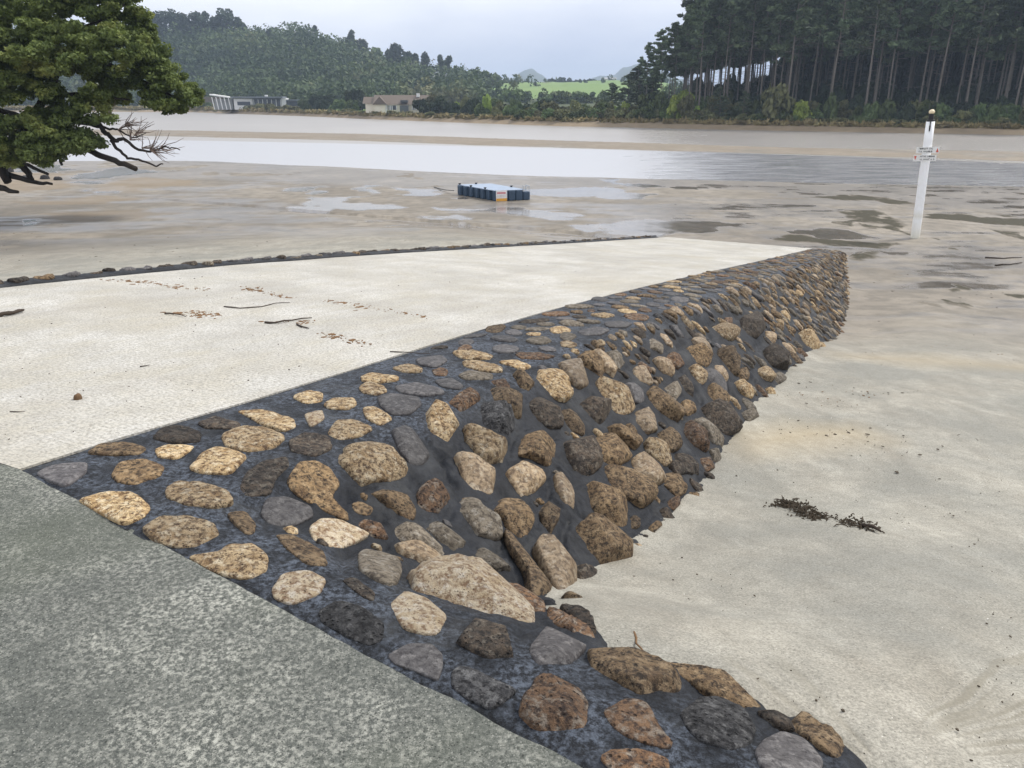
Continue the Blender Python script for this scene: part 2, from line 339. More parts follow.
def ground_mat():
    t = NT('ground_sand_mud'); P = t.n('ShaderNodeNewGeometry').outputs['Position']
    za = t.attr('za'); zb = t.attr('zb'); och = t.attr('za', 'Alpha'); fan = t.attr('zb', 'Alpha')
    def sep(x):
        s = t.n('ShaderNodeSeparateColor'); t.l(x, s.inputs[0]); return s.outputs
    a = sep(za); b = sep(zb)
    wet, weed, grass = a[0], a[1], a[2]; dry, brown, field = b[0], b[1], b[2]
    n1 = t.noise(P, .7, 6, .6); n2 = t.noise(P, 9, 5, .65); n3 = t.noise(P, 95, 5, .75)
    n0 = t.noise(t.mapv(P, (1, .4, 1), rot=(0, 0, -.5)), 2.2, 5, .6, 1.2)
    sandc = t.mix(t.ramp(n0, [(.3, 0), (.7, 1)]), (.29, .27, .225), (.45, .43, .37))
    sandc = t.mix(t.ramp(n1, [(.42, 0), (.62, .75)]), sandc, (.235, .235, .21))
    sandc = t.mix(t.ramp(n2, [(.3, .5), (.6, 0)]), sandc, (.22, .212, .18))
    grain = t.ramp(n3, [(.35, (.55, .55, .55)), (.62, (1.14, 1.14, 1.14))])
    sandc = t.mix(1, sandc, grain, 'MULTIPLY')
    sv = t.vor(P, 48); spk = t.math('LESS_THAN', sv, .15); spn = t.ramp(t.noise(P, 1.3, 3), [(.42, 0), (.6, 1)])
    sandc = t.mix(t.math('MULTIPLY', t.math('MULTIPLY', spk, spn), .75), sandc, (.10, .095, .08))
    pale = t.math('LESS_THAN', t.vor(t.mapv(P, loc=(3, 1, 0)), 27), .05)
    sandc = t.mix(t.math('MULTIPLY', pale, .7), sandc, (.8, .78, .72))
    sandc = t.mix(t.math('MULTIPLY', och, .5), sandc, (.50, .38, .20))
    sandc = t.mix(t.math('MULTIPLY', t.ramp(fan, [(.22, 0), (.55, 1)]), .7), sandc, (.20, .185, .145))
    mudn = t.noise(P, .25, 6, .6)
    mud = t.mix(t.ramp(mudn, [(.35, 0), (.65, 1)]), (.175, .152, .12), (.295, .26, .21))
    mud = t.mix(t.ramp(t.noise(P, 1.6, 5, .65), [(.42, 0), (.62, .75)]), mud, (.14, .125, .10))
    mspk = t.math('MULTIPLY', t.math('LESS_THAN', t.vor(P, 5.5), .13), t.ramp(t.noise(P, .5, 3), [(.45, 0), (.6, .8)]))
    mud = t.mix(mspk, mud, (.07, .06, .05))
    c = t.mix(dry, mud, sandc)
    wc = t.mix(1, c, (.72, .71, .73), 'MULTIPLY')
    c = t.mix(t.ramp(wet, [(.15, 0), (.75, 1)]), c, wc)
    weedc = t.mix(t.noise(P, 14, 5, .7), (.022, .021, .013), (.085, .075, .048))
    wf = t.math('MULTIPLY', weed, t.ramp(t.noise(t.mapv(P, (1, .6, 1)), 2.2, 6, .7), [(.30, .45), (.58, 1.15)])); c = t.mix(t.ramp(wf, [(.34, 0), (.72, 1)]), c, weedc)
    brc = t.mix(t.noise(P, .6, 5), (.15, .12, .08), (.30, .23, .15)); c = t.mix(brown, c, brc)
    gc = t.mix(t.noise(P, .12, 6, .7), (.040, .055, .026), (.085, .10, .045))
    fc = t.mix(t.noise(P, .03, 6, .65), (.12, .22, .06), (.20, .26, .09)); gc = t.mix(field, gc, fc)
    c = t.mix(grass, c, gc)
    ro = t.ramp(wet, [(.0, .9), (.3, .65), (.55, .40), (.85, .12)])
    ro = t.mix(grass, ro, (.95, .95, .95)); ro = t.mix(t.ramp(weed, [(.3, 0), (.6, 1)]), ro, (.7, .7, .7))
    ro = t.mix(brown, ro, (.8, .8, .8))
    hb = t.math('ADD', t.math('MULTIPLY', n2, .7), t.math('MULTIPLY', n3, .12))
    st = t.ramp(wet, [(.0, 1), (.6, .35), (.85, .0)])
    bp = t.n('ShaderNodeBump'); t.l(hb, bp.inputs['Height']); t.l(t.math('MULTIPLY', st, .55), bp.inputs['Strength']); bp.inputs['Distance'].default_value = .02
    return t.bsdf(c, ro, t.mix(t.ramp(weed, [(.3, 0), (.6, 1)]), t.ramp(wet, [(.2, .3), (.8, 1.0)]), (.12, .12, .12)), bp.outputs[0])
ground = build_ground(); ground.data.materials.append(ground_mat())
# water sheet lying in the channel
def water_mat():
    t = NT('estuary_water'); P = t.n('ShaderNodeNewGeometry').outputs['Position']
    rip = t.noise(t.mapv(P, (.8, 1.8, 1), rot=(0, 0, .15)), 1.5, 4, .65)
    rp2 = t.noise(t.mapv(P, (1, 2, 1)), .35, 4, .6)
    x = t.n('ShaderNodeSeparateXYZ'); t.l(P, x.inputs[0])
    # breeze-ruffled reach on the right, calm in the lee on the left
    k = t.math('DIVIDE', x.outputs[0], x.outputs[1])
    ruf = t.ramp(t.math('ADD', k, t.math('MULTIPLY', t.math('SUBTRACT', rp2, .5), .25)), [(.12, .05), (.34, 1)])
    bp = t.n('ShaderNodeBump'); t.l(rip, bp.inputs['Height']); t.l(t.math('MULTIPLY', ruf, 1.0), bp.inputs['Strength']); bp.inputs['Distance'].default_value = .35
    c = t.mix(t.noise(P, .05, 4), (.36, .34, .32), (.27, .255, .24))
    nearch = t.math('LESS_THAN', x.outputs[1], t.math('SUBTRACT', 88, t.math('MULTIPLY', k, 36)))
    c = t.mix(nearch, c, (.40, .41, .435))  # near channel paled: bright sky reflection painted into the base colour
    c = t.mix(t.math('MULTIPLY', nearch, t.ramp(ruf, [(.3, 0), (.9, 1)])), c, t.mix(t.ramp(t.noise(t.mapv(P, (.5, 2.2, 1), rot=(0, 0, .12)), .55, 5, .7), [(.38, 0), (.62, 1)]), (.075, .08, .09), (.25, .255, .27)))  # ruffled reach darkened, ripple light and shade painted as colour streaks
    return t.bsdf(c, t.ramp(ruf, [(.1, .34), (.6, .20)]), .8, bp.outputs[0], IOR=1.33)
def build_water():
    az = np.radians(np.arange(-60, 62.1, 2)); V = []; 
    dn = np.interp(az, *LN)*.95; bd = bankD(az)+2
    for k in range(len(az)):
        for f in np.linspace(0, 1, 12):
            D = dn[k]+(bd[k]-dn[k])*f; V.append((D*math.sin(az[k]), D*math.cos(az[k]), WATER_Z))
    F = [(k*12+j, k*12+j+1, (k+1)*12+j+1, (k+1)*12+j) for k in range(len(az)-1) for j in range(11)]
    F = [f[::-1] for f in F]
    o = mk('water', V, F, water_mat()); setp(o, kind='structure')
build_water()

# ------------------------------------------------------------------ slabs
def slab_mat():
    t = NT('ramp_concrete'); P = t.n('ShaderNodeNewGeometry').outputs['Position']
    R = t.mapv(P, rot=(0, 0, AZ))
    n1 = t.noise(P, .9, 6, .62); n2 = t.noise(t.mapv(R, (1.0, .35, 1)), 5, 5, .6); n3 = t.noise(P, 60, 4, .7)
    c = t.mix(t.ramp(n1, [(.35, 0), (.65, 1)]), (.40, .388, .355), (.60, .59, .555))
    c = t.mix(t.ramp(n2, [(.3, .6), (.55, 0)]), c, (.44, .41, .33))
    c = t.mix(t.ramp(t.noise(t.mapv(P, loc=(5, 2, 0)), .6, 5, .6), [(.48, 0), (.7, .6)]), c, (.43, .39, .30)); c = t.mix(t.ramp(t.noise(t.mapv(R, (1, .25, 1), loc=(1, 3, 0)), 1.4, 6, .65), [(.5, 0), (.68, .5)]), c, (.33, .31, .28))
    c = t.mix(t.ramp(n3, [(.42, .7), (.54, 0)]), c, (.25, .24, .215))
    pit = t.vor(t.mapv(R, (1, 1.5, 1)), 30, out='Distance')
    c = t.mix(t.ramp(pit, [(.10, .9), (.34, 0)]), c, (.25, .235, .20))
    w = t.n('ShaderNodeTexWave', wave_type='BANDS', bands_direction='Y'); t.l(R, w.inputs[0]); w.inputs['Scale'].default_value = 8; w.inputs['Distortion'].default_value = 2.5; w.inputs['Detail'].default_value = 3; w.inputs['Detail Scale'].default_value = 6
    c = t.mix(t.ramp(w.outputs[0], [(.0, .22), (.4, 0)]), c, (.36, .33, .27))
    h = t.math('ADD', t.math('MULTIPLY', w.outputs[0], .5), t.math('ADD', t.math('MULTIPLY', n3, .5), t.math('MULTIPLY', pit, .6)))
    return t.bsdf(c, .8, .3, t.bump(h, .5, .008))
def apron_mat():
    t = NT('apron_concrete'); P = t.n('ShaderNodeNewGeometry').outputs['Position']
    n1 = t.noise(P, 1.6, 6, .65); n3 = t.noise(P, 95, 5, .85); n4 = t.noise(P, 300, 3, .8); nl = t.noise(t.mapv(P, loc=(4, 7, 1)), 62, 7, .85)
    c = t.mix(t.ramp(n3, [(.36, 0), (.62, 1)]), (.040, .046, .042), (.15, .157, .142))
    c = t.mix(t.ramp(n4, [(.36, .7), (.5, 0)]), c, (.04, .046, .04))
    m = t.math('MULTIPLY', t.ramp(nl, [(.47, 0), (.60, 1)]), t.ramp(n1, [(.40, .05), (.62, 1)]))
    c = t.mix(t.math('MULTIPLY', m, .9), c, (.50, .50, .44))
    c = t.mix(t.ramp(t.noise(t.mapv(P, loc=(1, 9, 0)), .8, 4), [(.5, 0), (.8, .5)]), c, (.11, .125, .085))
    sp_ = t.math('LESS_THAN', t.vor(P, 80), .20); c = t.mix(t.math('MULTIPLY', sp_, .4), c, (.42, .42, .38)); s2 = t.math('LESS_THAN', t.vor(t.mapv(P, loc=(2, 2, 0)), 70), .18); c = t.mix(t.math('MULTIPLY', s2, .8), c, (.03, .033, .03))
    h = t.math('ADD', n3, t.math('MULTIPLY', n4, .5))
    return t.bsdf(c, .85, .25, t.bump(h, .6, .006))
RW = 5.0
def build_slabs():
    ts = np.concatenate([np.arange(0, 6, .1), np.arange(6, 26.6, .3)]); vs = np.linspace(-RW, -.006, 50)
    T, V_ = np.meshgrid(ts, vs, indexing='ij'); x, y = xy(T, V_); z = Z(T)+(fbm(x*1.5, y*1.5, 91)-.5)*.012+.004
    n = len(vs); top = np.stack([x, y, z], -1).reshape(-1, 3)
    F = [(i*n+j, i*n+j+1, (i+1)*n+j+1, (i+1)*n+j)[::-1] for i in range(len(ts)-1) for j in range(n-1)]
    V = top.tolist(); m = len(V)
    ring = [i*n for i in range(len(ts))]+[(len(ts)-1)*n+j for j in range(1, n)]+[i*n+n-1 for i in range(len(ts)-2, -1, -1)]+[j for j in range(n-2, 0, -1)]
    for r in ring: V.append([V[r][0], V[r][1], V[r][2]-.12])
    for k in range(len(ring)):
        k2 = (k+1) % len(ring); F.append((ring[k], ring[k2], m+k2, m+k))
    o = mk('boat_ramp', V, F, slab_mat(), smooth=False); setp(o, kind='structure')
    # apron
    pts = []
    for v in np.linspace(-6.5, 9, 420):
        t_ = -KE*v if v > 0 else 0.0
        x, y = xy(t_-.003+.022*(fbm(v*7, 0, 3, 4)-.5), v); pts.append((x, y, 0.004))
    bk = [(9, -9), (-14, -9)]
    V = pts+[(a, b, .004) for a, b in bk]; n = len(V)
    V2 = V+[(a, b, c-.16) for a, b, c in V]
    F = [tuple(range(n))[::-1]]+[(k, (k+1) % n, n+(k+1) % n, n+k) for k in range(n)]
    o = mk('apron', V2, F, apron_mat()); setp(o, kind='structure')
build_slabs()
# ------------------------------------------------------------------ stone materials
def stone_mat(name, base, hi, lo, spk=None, pit=0.5, pitsc=60, rough=.85, bumpd=.012, mott=10, satin=0):
    t = NT(name); P = t.n('ShaderNodeNewGeometry').outputs['Position']
    oi = t.n('ShaderNodeAttribute', attribute_name='tone').outputs['Fac']
    n1 = t.noise(P, mott, 6, .68, .3); n2 = t.noise(t.mapv(P, loc=(3, 5, 2)), 38, 5, .7); n3 = t.noise(P, 170, 3, .7)
    c = t.mix(t.ramp(n1, [(.38, 0), (.60, 1)]), base, hi)
    c = t.mix(t.ramp(n2, [(.40, 1), (.55, 0)]), c, lo)
    if spk: c = t.mix(t.ramp(t.noise(t.mapv(P, loc=(8, 1, 4)), 26, 5, .72), [(.52, 0), (.64, .85)]), c, spk)
    pv = t.vor(t.mapv(P, (1, 1, 1)), pitsc); pm = t.ramp(pv, [(.10, 1), (.30, 0)])
    pmask = t.math('MULTIPLY', pm, t.ramp(t.noise(P, 18, 3), [(.42, 0), (.58, 1)]))
    c = t.mix(t.math('MULTIPLY', pmask, pit), c, tuple(x*.35 for x in lo))
    c = t.mix(t.ramp(n3, [(.35, .35), (.55, 0)]), c, lo)
    hsv = t.n('ShaderNodeHueSaturation'); t.l(c, hsv.inputs['Color']); t.l(t.math('ADD', t.math('MULTIPLY', oi, .7), .5), hsv.inputs['Value'])
    t.l(t.math('ADD', t.math('MULTIPLY', oi, .15), .85), hsv.inputs['Saturation'])
    h = t.math('SUBTRACT', t.math('ADD', t.math('ADD', n1, t.math('MULTIPLY', n2, .6)), t.math('MULTIPLY', n3, .25)), t.math('MULTIPLY', pmask, pit*1.2))
    return t.bsdf(hsv.outputs[0], rough, .3+satin, t.bump(h, 1, bumpd*1.35))
SM = {
 'G': stone_mat('stone_golden', (.37, .235, .10), (.60, .45, .25), (.10, .055, .026), (.72, .61, .42), .8, 75, bumpd=.016),
 'P': stone_mat('stone_pale', (.52, .39, .22), (.70, .59, .41), (.24, .14, .07), (.76, .69, .57), .4, 80),
 'B': stone_mat('stone_brown', (.15, .093, .047), (.30, .20, .10), (.035, .024, .016), (.38, .27, .15), .6, 60, bumpd=.016),
 'D': stone_mat('stone_dark', (.06, .047, .038), (.13, .095, .065), (.025, .022, .02), (.21, .18, .14), .8, 55, bumpd=.018),
 'S': stone_mat('stone_slate', (.078, .073, .075), (.125, .118, .117), (.042, .038, .04), (.21, .20, .195), .25, 50, rough=.6, bumpd=.006, mott=6),
 'N': stone_mat('stone_greybrown', (.16, .132, .095), (.25, .21, .155), (.07, .055, .04), (.34, .31, .26), .35, 60, bumpd=.009, mott=7),
 'T': stone_mat('stone_tan', (.27, .185, .10), (.41, .30, .175), (.11, .07, .038), (.50, .42, .30), .2, 50, rough=.6, bumpd=.006, mott=6),
 'R': stone_mat('stone_rust', (.17, .095, .05), (.29, .16, .075), (.05, .032, .025), (.38, .32, .25), .9, 50, bumpd=.02),
 'K': stone_mat('stone_lava', (.05, .05, .053), (.095, .095, .098), (.012, .012, .014), (.2, .2, .2), 1.0, 42, bumpd=.02),
}
KW = {'G': 'golden pitted stone', 'P': 'pale cream and orange stone', 'B': 'brown weathered stone', 'D': 'dark rough stone', 'S': 'flat grey slate',
      'N': 'grey brown stone', 'T': 'smooth tan boulder', 'R': 'rusty orange stone', 'K': 'black pitted lava stone'}
# outlines measured from the photograph: (crop origin x, y, scale) then kind, relief, points
TR = [
((0,360,3.012), """S0 110,345 165,318 262,312 258,345 200,388 150,370|B0 265,285 300,260 380,252 440,270 420,288 330,292|D0 460,240 490,208 560,205 605,225 600,250 520,255|G0 468,275 500,262 585,262 570,280 530,303 475,295|
B0 337,350 360,318 430,305 495,325 480,355 400,380 350,368|G0 568,330 610,285 660,268 745,295 690,350 610,345|G0 670,235 720,208 800,212 858,240 820,270 740,280 680,262|D0 595,195 650,175 725,195 710,212 620,210|
G0 715,158 790,152 880,180 890,205 850,220 790,200 750,175|P0 915,165 970,155 978,180 935,208|G0 880,115 930,97 972,105 970,128 920,135|G0 235,425 300,404 400,405 455,450 430,480 370,500 300,465|
G0 500,395 530,370 600,368 680,395 702,440 640,452 560,440 505,420|G0 430,515 480,480 560,474 640,500 658,530 600,562 540,570 470,550|G0 570,598 660,585 690,560 760,562 805,600 800,640 740,665 660,650 610,625|
B0 680,470 735,458 768,500 765,525 740,530|D0 725,385 740,345 790,315 860,298 870,325 830,360 815,410 740,412|D0 870,250 920,228 990,235 1000,270 950,295 880,280|S0 785,470 800,425 860,418 930,450 940,480 880,505 820,500|
B0 830,530 880,535 970,580 985,625 920,620 860,570|P0 820,700 850,650 930,642 980,670 960,710 880,742 830,725"""),
((260,350,3.413), """G0 218,190 250,168 320,168 330,190 300,207 235,205|G0 345,95 375,82 470,95 470,108 400,118 350,110|G0 337,130 370,115 420,125 435,145 400,157 350,150|G0 450,65 500,52 555,65 550,80 490,80|R0 588,70 620,64 642,75 635,92 595,88|
S0 530,35 620,22 640,40 600,65 545,55|S0 460,130 530,115 620,140 628,155 560,162 480,150|S0 595,110 650,98 695,125 680,140 620,130|S0 400,165 450,155 540,165 550,190 510,225 450,225 415,200|N0 675,90 720,75 795,88 790,105 700,105|
G0 692,45 740,40 825,62 825,80 760,78 700,60|G0 655,12 720,5 795,22 780,36 690,33|G0 810,45 870,38 930,60 890,72|R0 870,15 950,12 1010,25 960,36 890,32|G0 350,205 385,195 430,220 450,240 410,262 365,240|G0 230,290 260,248 320,245 385,275 340,300 270,310|
G1 240,375 280,362 300,370 290,350 375,318 440,350 482,410 475,462 420,440 350,455 320,472 270,430|B0 95,450 130,400 190,390 240,410 270,465 245,495 250,530 310,575 300,585 220,550 150,510 105,475|B0 310,530 340,520 385,545 370,570 325,560|
P0 165,620 210,585 280,590 370,635 350,650 260,678 190,655|R1 335,600 380,585 430,615 430,645 390,645|B1 380,490 420,475 480,490 525,535 515,580 470,570 410,530|R1 540,490 590,442 630,455 652,520 600,552 545,535|S1 450,280 480,262 530,290 570,350 590,380 530,405 480,350|
G2 540,235 600,195 660,220 668,270 640,335 600,320 560,265|R1 640,190 680,155 740,140 758,160 700,205 660,215|K2 735,230 770,195 820,210 870,265 820,315 780,300|B2 782,155 830,142 880,170 895,235 850,248 800,205|G2 695,290 740,277 832,350 820,400 790,420 740,380 700,330|
T2 657,385 720,385 800,440 800,480 760,508 700,480 680,430|T2 830,440 890,402 940,420 958,460 920,500 870,510|B2 890,300 940,285 990,330 995,380 970,405 915,378 868,370|D2 910,200 950,180 1000,215 1015,280 970,275 930,250|G2 930,80 965,75 1024,110 1048,165 1020,190 970,160 940,120|
R1 788,110 830,100 850,135 810,140|B2 845,90 890,85 928,130 910,158 870,130|N2 675,545 710,525 760,570 820,640 790,660 720,640 680,600|B2 780,545 880,512 915,560 910,620 880,672 850,650 820,590|B2 945,560 990,525 1020,555 1005,620 975,638 960,590|
N1 450,595 500,590 580,640 620,680 600,710 540,685 470,640|N1 550,605 600,595 690,640 690,690 640,680 590,635|T1 460,670 500,658 600,705 640,750 630,765 560,745 480,705|N1 725,695 760,688 830,720 850,768 790,750"""),
((250,540,3.413), """K0 235,250 300,215 380,240 455,290 450,345 400,365 320,330 250,290|D0 315,145 350,135 425,185 420,215 385,200|N0 370,50 400,28 500,70 515,110 500,155 460,160 370,110|P0 478,225 530,190 600,215 670,265 640,325 590,328 520,305|
P1 560,130 620,103 680,125 740,118 830,150 850,180 920,215 945,280 860,278 760,245 680,235 640,205 590,185|D1 695,320 760,290 850,300 890,340 895,385 925,410 915,432 860,420 790,395 720,360|S0 470,400 540,362 620,365 655,400 655,440 640,487 570,455 500,430|
K0 690,460 725,435 790,460 910,520 860,560 820,585 740,550 690,505|B1 865,0 890,10 940,80 1010,160 1020,200 985,190 930,130 885,60|R1 840,170 880,150 960,200 1000,245 960,250 880,205"""),
((500,543,3.413), """T2 105,45 150,0 185,20 230,95 243,150 225,190 180,165 130,105|S1 100,345 150,295 190,312 290,345 270,375 215,430 180,447 120,400|R1 80,590 130,490 180,468 250,490 300,545 315,600 290,650 250,672 190,650 120,630|
R0 355,580 430,545 500,560 545,640 585,680 580,705 500,690 420,660 380,625|K0 615,590 680,545 740,540 830,580 870,640 850,690 790,712 700,690 640,640|B1 318,380 350,360 440,395 540,440 610,480 625,515 550,545 460,520 350,480 330,430|
D1 430,385 500,392 570,435 600,468 540,430 460,405|B1 575,435 620,425 700,460 790,490 850,530 880,575 830,575 760,540 650,480|R0 345,740 380,715 480,712 570,745 575,790 400,800|S0 870,720 900,680 960,650 1040,680 1100,750 1080,800 900,800|
R1 155,240 200,238 280,290 325,335 310,345 240,310 170,270|D2 245,85 300,95 340,130 320,148 250,145|D1 205,235 270,235 320,300 330,330 260,280|D1 880,585 930,580 1000,620 1010,640 950,635|B1 960,610 1040,600 1110,650 1190,720 1160,740 1060,680"""),
((460,350,3.413), """B2 385,640 430,595 480,620 540,660 580,700 585,745 540,768 470,750 400,705|B2 410,490 450,470 510,500 545,550 552,600 535,635 490,610 440,550|T1 320,440 345,430 375,470 385,560 360,540 330,500|B2 480,275 530,268 590,310 605,350 580,355 510,315|
B2 440,330 480,305 550,345 562,385 520,412 460,400|D2 318,330 370,312 430,345 470,400 430,440 380,435 340,390|B2 480,425 540,418 600,455 648,510 600,555 560,530 510,490|T2 575,390 620,368 670,410 680,460 640,475 600,450|G2 620,330 660,312 700,360 712,390 680,405 640,380|
G2 455,130 480,115 550,135 582,180 570,220 530,235 490,190|D2 380,190 430,168 480,180 505,225 460,262 420,240|B1 340,215 380,210 420,250 415,295 380,275|T2 585,235 610,208 655,235 662,280 630,293 600,270|B1 560,255 580,250 605,285 600,300 575,280|
B2 630,160 650,143 700,175 740,225 720,258 680,240 640,190|S1 550,125 600,120 628,150 622,180 590,180|T2 325,55 370,38 425,85 425,125 395,145 350,105|B2 385,30 430,25 480,75 480,105 430,85|T2 432,10 460,8 520,60 535,100 510,108 470,60|N1 495,15 530,8 560,40 540,65 505,45|
T2 585,75 610,65 650,110 640,128 600,110|T2 650,45 680,35 715,70 712,98 680,80|N2 685,140 720,115 745,135 740,160 715,185|B1 750,180 790,175 800,215 780,228 750,205|G2 775,70 810,70 830,100 815,130 790,110|S1 830,75 860,60 895,110 905,140 870,140 840,110|
T1 862,60 885,50 910,95 905,112 885,95|B2 825,140 860,130 905,175 885,205 850,185|G2 930,120 960,115 992,150 985,172 950,155|B2 860,5 890,0 935,60 940,100 910,85 870,40|B2 760,10 800,0 850,30 830,65 790,45|R1 700,20 740,15 765,45 740,65 715,50|D1 740,90 760,90 790,140 800,170 770,150|
B2 665,300 700,285 740,320 738,345 700,360|R2 745,280 770,260 810,290 840,335 820,360 775,340|N2 790,250 820,250 870,300 885,335 850,325 810,285|D2 800,230 850,195 920,225 945,280 900,305 850,280|D1 700,390 740,385 770,420 740,430|B1 690,430 740,435 775,480 740,500 700,480|
R1 815,375 845,372 870,400 840,415|N1 843,345 880,345 895,375 865,385|D1 720,360 760,360 820,405 810,425 760,420|B1 640,610 670,585 690,600 650,632|B1 580,575 610,570 615,600 590,618|R1 705,520 745,500 755,520 715,560|B2 945,70 975,75 985,105 955,105|N2 950,225 990,215 1005,245 960,262|N1 960,170 985,170 1005,210 985,220"""),
((560,230,3.413), """G2 510,345 550,330 590,365 590,390 550,380|N1 300,380 330,375 352,400 345,425 310,415|T2 440,385 470,380 505,420 500,440 470,430|D2 600,320 650,305 685,345 650,385 610,365|D2 675,450 700,410 745,400 778,440 770,490 720,485|G2 665,485 700,478 718,510 705,535 680,520|
G2 590,535 620,525 650,560 645,580 610,570|G2 800,365 840,360 872,400 865,420 825,400|N1 150,430 185,418 218,450 200,475 170,460|N1 725,500 750,485 765,515 740,528|T1 700,340 735,370 730,388 705,365|B1 600,485 625,480 642,510 620,522|R0 560,300 585,300 588,320 565,315|
R0 215,295 250,287 305,300 290,312 240,308|G0 100,292 150,286 190,295 150,303|S0 60,350 120,335 170,345 140,362 80,362|S0 150,320 200,312 250,322 220,338 160,335|G0 0,385 30,380 60,395 40,405 5,400"""),
]
def smooth_poly(P, N):
    """P (n,2) -> N points by angle-free arc length on a once cut corner polygon"""
    P = np.asarray(P, float)
    for _ in range(2):
        Q = []
        for i in range(len(P)):
            a = P[i]; b = P[(i+1) % len(P)]; Q += [a*.87+b*.13, a*.13+b*.87]
        P = np.array(Q)
    L = np.r_[0, np.cumsum(np.linalg.norm(np.roll(P, -1, 0)-P, axis=1))]
    s = np.linspace(0, L[-1], N, endpoint=False); PP = np.vstack([P, P[:1]])
    return np.stack([np.interp(s, L, PP[:, 0]), np.interp(s, L, PP[:, 1])], -1)
def wall_point(t, v):
    x, y = xy(t, v); return np.array([x, y, float(W(t, v))])
def wall_normal(t, v, e=.06):
    a = wall_point(t+e, v)-wall_point(t-e, v); b = wall_point(t, v+e)-wall_point(t, v-e)
    n = np.cross(b, a); n = n/np.linalg.norm(n); return n if n[2] > 0 else -n
def stone_geo(out2, c, ex, ey, n, h, N, rings, rough, seed, tilt=.05, facet=False):
    """out2 outline in the tangent frame; returns V, F of a half-buried stone"""
    P = smooth_poly(out2, N); ctr = P.mean(0); P = P-ctr; c = c+ex*ctr[0]+ey*ctr[1]
    rad = np.linalg.norm(P, axis=1).mean(); so = Vector((seed*3.7, seed*1.3, seed*.7))
    tx, ty = (RS.rand(2)-.5)*2*tilt
    planes = []
    if facet:
        for q_ in range(7):
            a_ = RS.rand()*6.283; el_ = .15+RS.rand()*1.2; l_ = ex*math.cos(a_)*math.cos(el_)+ey*math.sin(a_)*math.cos(el_)+n*math.sin(el_)
            sup = max(float(((ex*p[0]+ey*p[1])@l_)) for p in P)*.9; sup = math.hypot(sup, h*math.sin(el_)); planes.append((l_, sup*(.70+.22*RS.rand())))
    prof = [(1.0, -1.6)]+[(math.cos(a)**.62 if a < math.pi/2-1e-3 else 0, math.sin(a)**.72) for a in np.linspace(0, math.pi/2, rings+1)][:-1]
    V = []
    for (q, zz) in prof:
        for k in range(N):
            p = P[k]*q; d = p/max(rad, 1e-4)
            zf = h*zz if zz >= 0 else -max(h*.9, .03)
            zf += (tx*p[0]+ty*p[1])*(1 if zz >= 0 else 0)
            w = c+ex*p[0]+ey*p[1]+n*zf
            s = Vector(w*(1/max(rad, .03))*1.1)+so
            s2 = Vector(w*(1/max(rad, .03))*3.6)+so
            f1 = mnoise.noise(s); f2 = mnoise.noise(s2); f3 = mnoise.noise(s2*2.7)
            cel = abs(mnoise.noise(s*1.7+Vector((9, 9, 9))))
            amp = rough*rad
            side = (ex*d[0]+ey*d[1])*(.6 if zz >= 0 else 0)
            up = n*(max(zz, 0)**.5)
            w = w+(side*.5+up)*(amp*(f1*1.0-cel*.8+.2+f2*.45+f3*.22))
            rel_ = w-c
            if True:
                for pn, pd in planes:
                    e_ = rel_@pn-pd
                    if e_ > 0: rel_ = rel_-pn*e_*.92
                w = c+rel_
            V.append(w)
    top = c+n*(h*1.0+rough*rad*.1); V.append(top); V = np.array(V); F = []
    R_ = len(prof)
    for r in range(R_-1):
        for k in range(N): F.append((r*N+k, r*N+(k+1) % N, (r+1)*N+(k+1) % N, (r+1)*N+k))
    V[-1] = V[(R_-1)*N:R_*N].mean(0)
    for k in range(N): F.append(((R_-1)*N+k, (R_-1)*N+(k+1) % N, R_*N))
    F.append(tuple(range(N))[::-1])
    # orientation
    return V, F
def frame(n):
    ex = np.array([DV[0], DV[1], 0.]); ex = ex-n*(ex@n); ex /= np.linalg.norm(ex); ey = np.cross(n, ex); return ex, ey
STONES = []      # dict: t, v, at, av (half sizes), px area, V, F, kind
def tangent_outline(pts3, n):
    c = np.mean(pts3, 0); ex, ey = frame(n); return np.array([[(p-c)@ex, (p-c)@ey] for p in pts3]), c, ex, ey
si = 0
for (ox, oy, sc), txt in TR:
    for item in txt.replace('\n', '').split('|'):
        f = item.split(); kind, rel = f[0][0], int(f[0][1]); px = np.array([[float(q) for q in s.split(',')] for s in f[1:]])/sc+[ox, oy]
        pc = px.mean(0); px = pc+(px-pc)*(1.05 if rel == 0 else 1.17)
        pts = [surf(*p) for p in px]; cc = surf(*pc); t_, v_ = tv(cc); t_ = float(t_); v_ = float(v_)
        n = wall_normal(t_, v_)
        out, c, ex, ey = tangent_outline(pts, n)
        if kind == 'X': continue
        rad = np.linalg.norm(out-out.mean(0), axis=1); m = np.sort(rad)[:max(2, len(rad)//3)].mean()
        h = {0: .15, 1: .34, 2: .48}[rel]*m; 
        rs = {0: .055, 1: .13, 2: .17}[rel]*(1.25 if kind in 'KRDG' else (.5 if kind in 'ST' else 1))
        # compensate the apparent shift of a raised stone towards the camera
        vd = np.array([0, 0, CH])-c; vd /= np.linalg.norm(vd)
        sh = vd-n*(vd@n); c = c-sh/max(.25, vd@n)*h*.45*-1*-1 if rel == 2 else c
        area = .5*abs(sum(px[i][0]*px[(i+1) % len(px)][1]-px[(i+1) % len(px)][0]*px[i][1] for i in range(len(px))))
        c = c+n*.006; V, F = stone_geo(out, c, ex, ey, n, h, 44 if area > 250 else 28, 10 if area > 250 else 7, rs, si, .05 if rel else .02, rel > 0)
        tt, vv = tv(np.array(pts)); si += 1
        STONES.append(dict(lo=rel > 0, t=t_, v=v_, rt=(tt.max()-tt.min())/2, rv=(vv.max()-vv.min())/2, area=area, V=V, F=F, k=kind, pts=np.stack([tt, vv], -1)))
NTR = len(STONES)
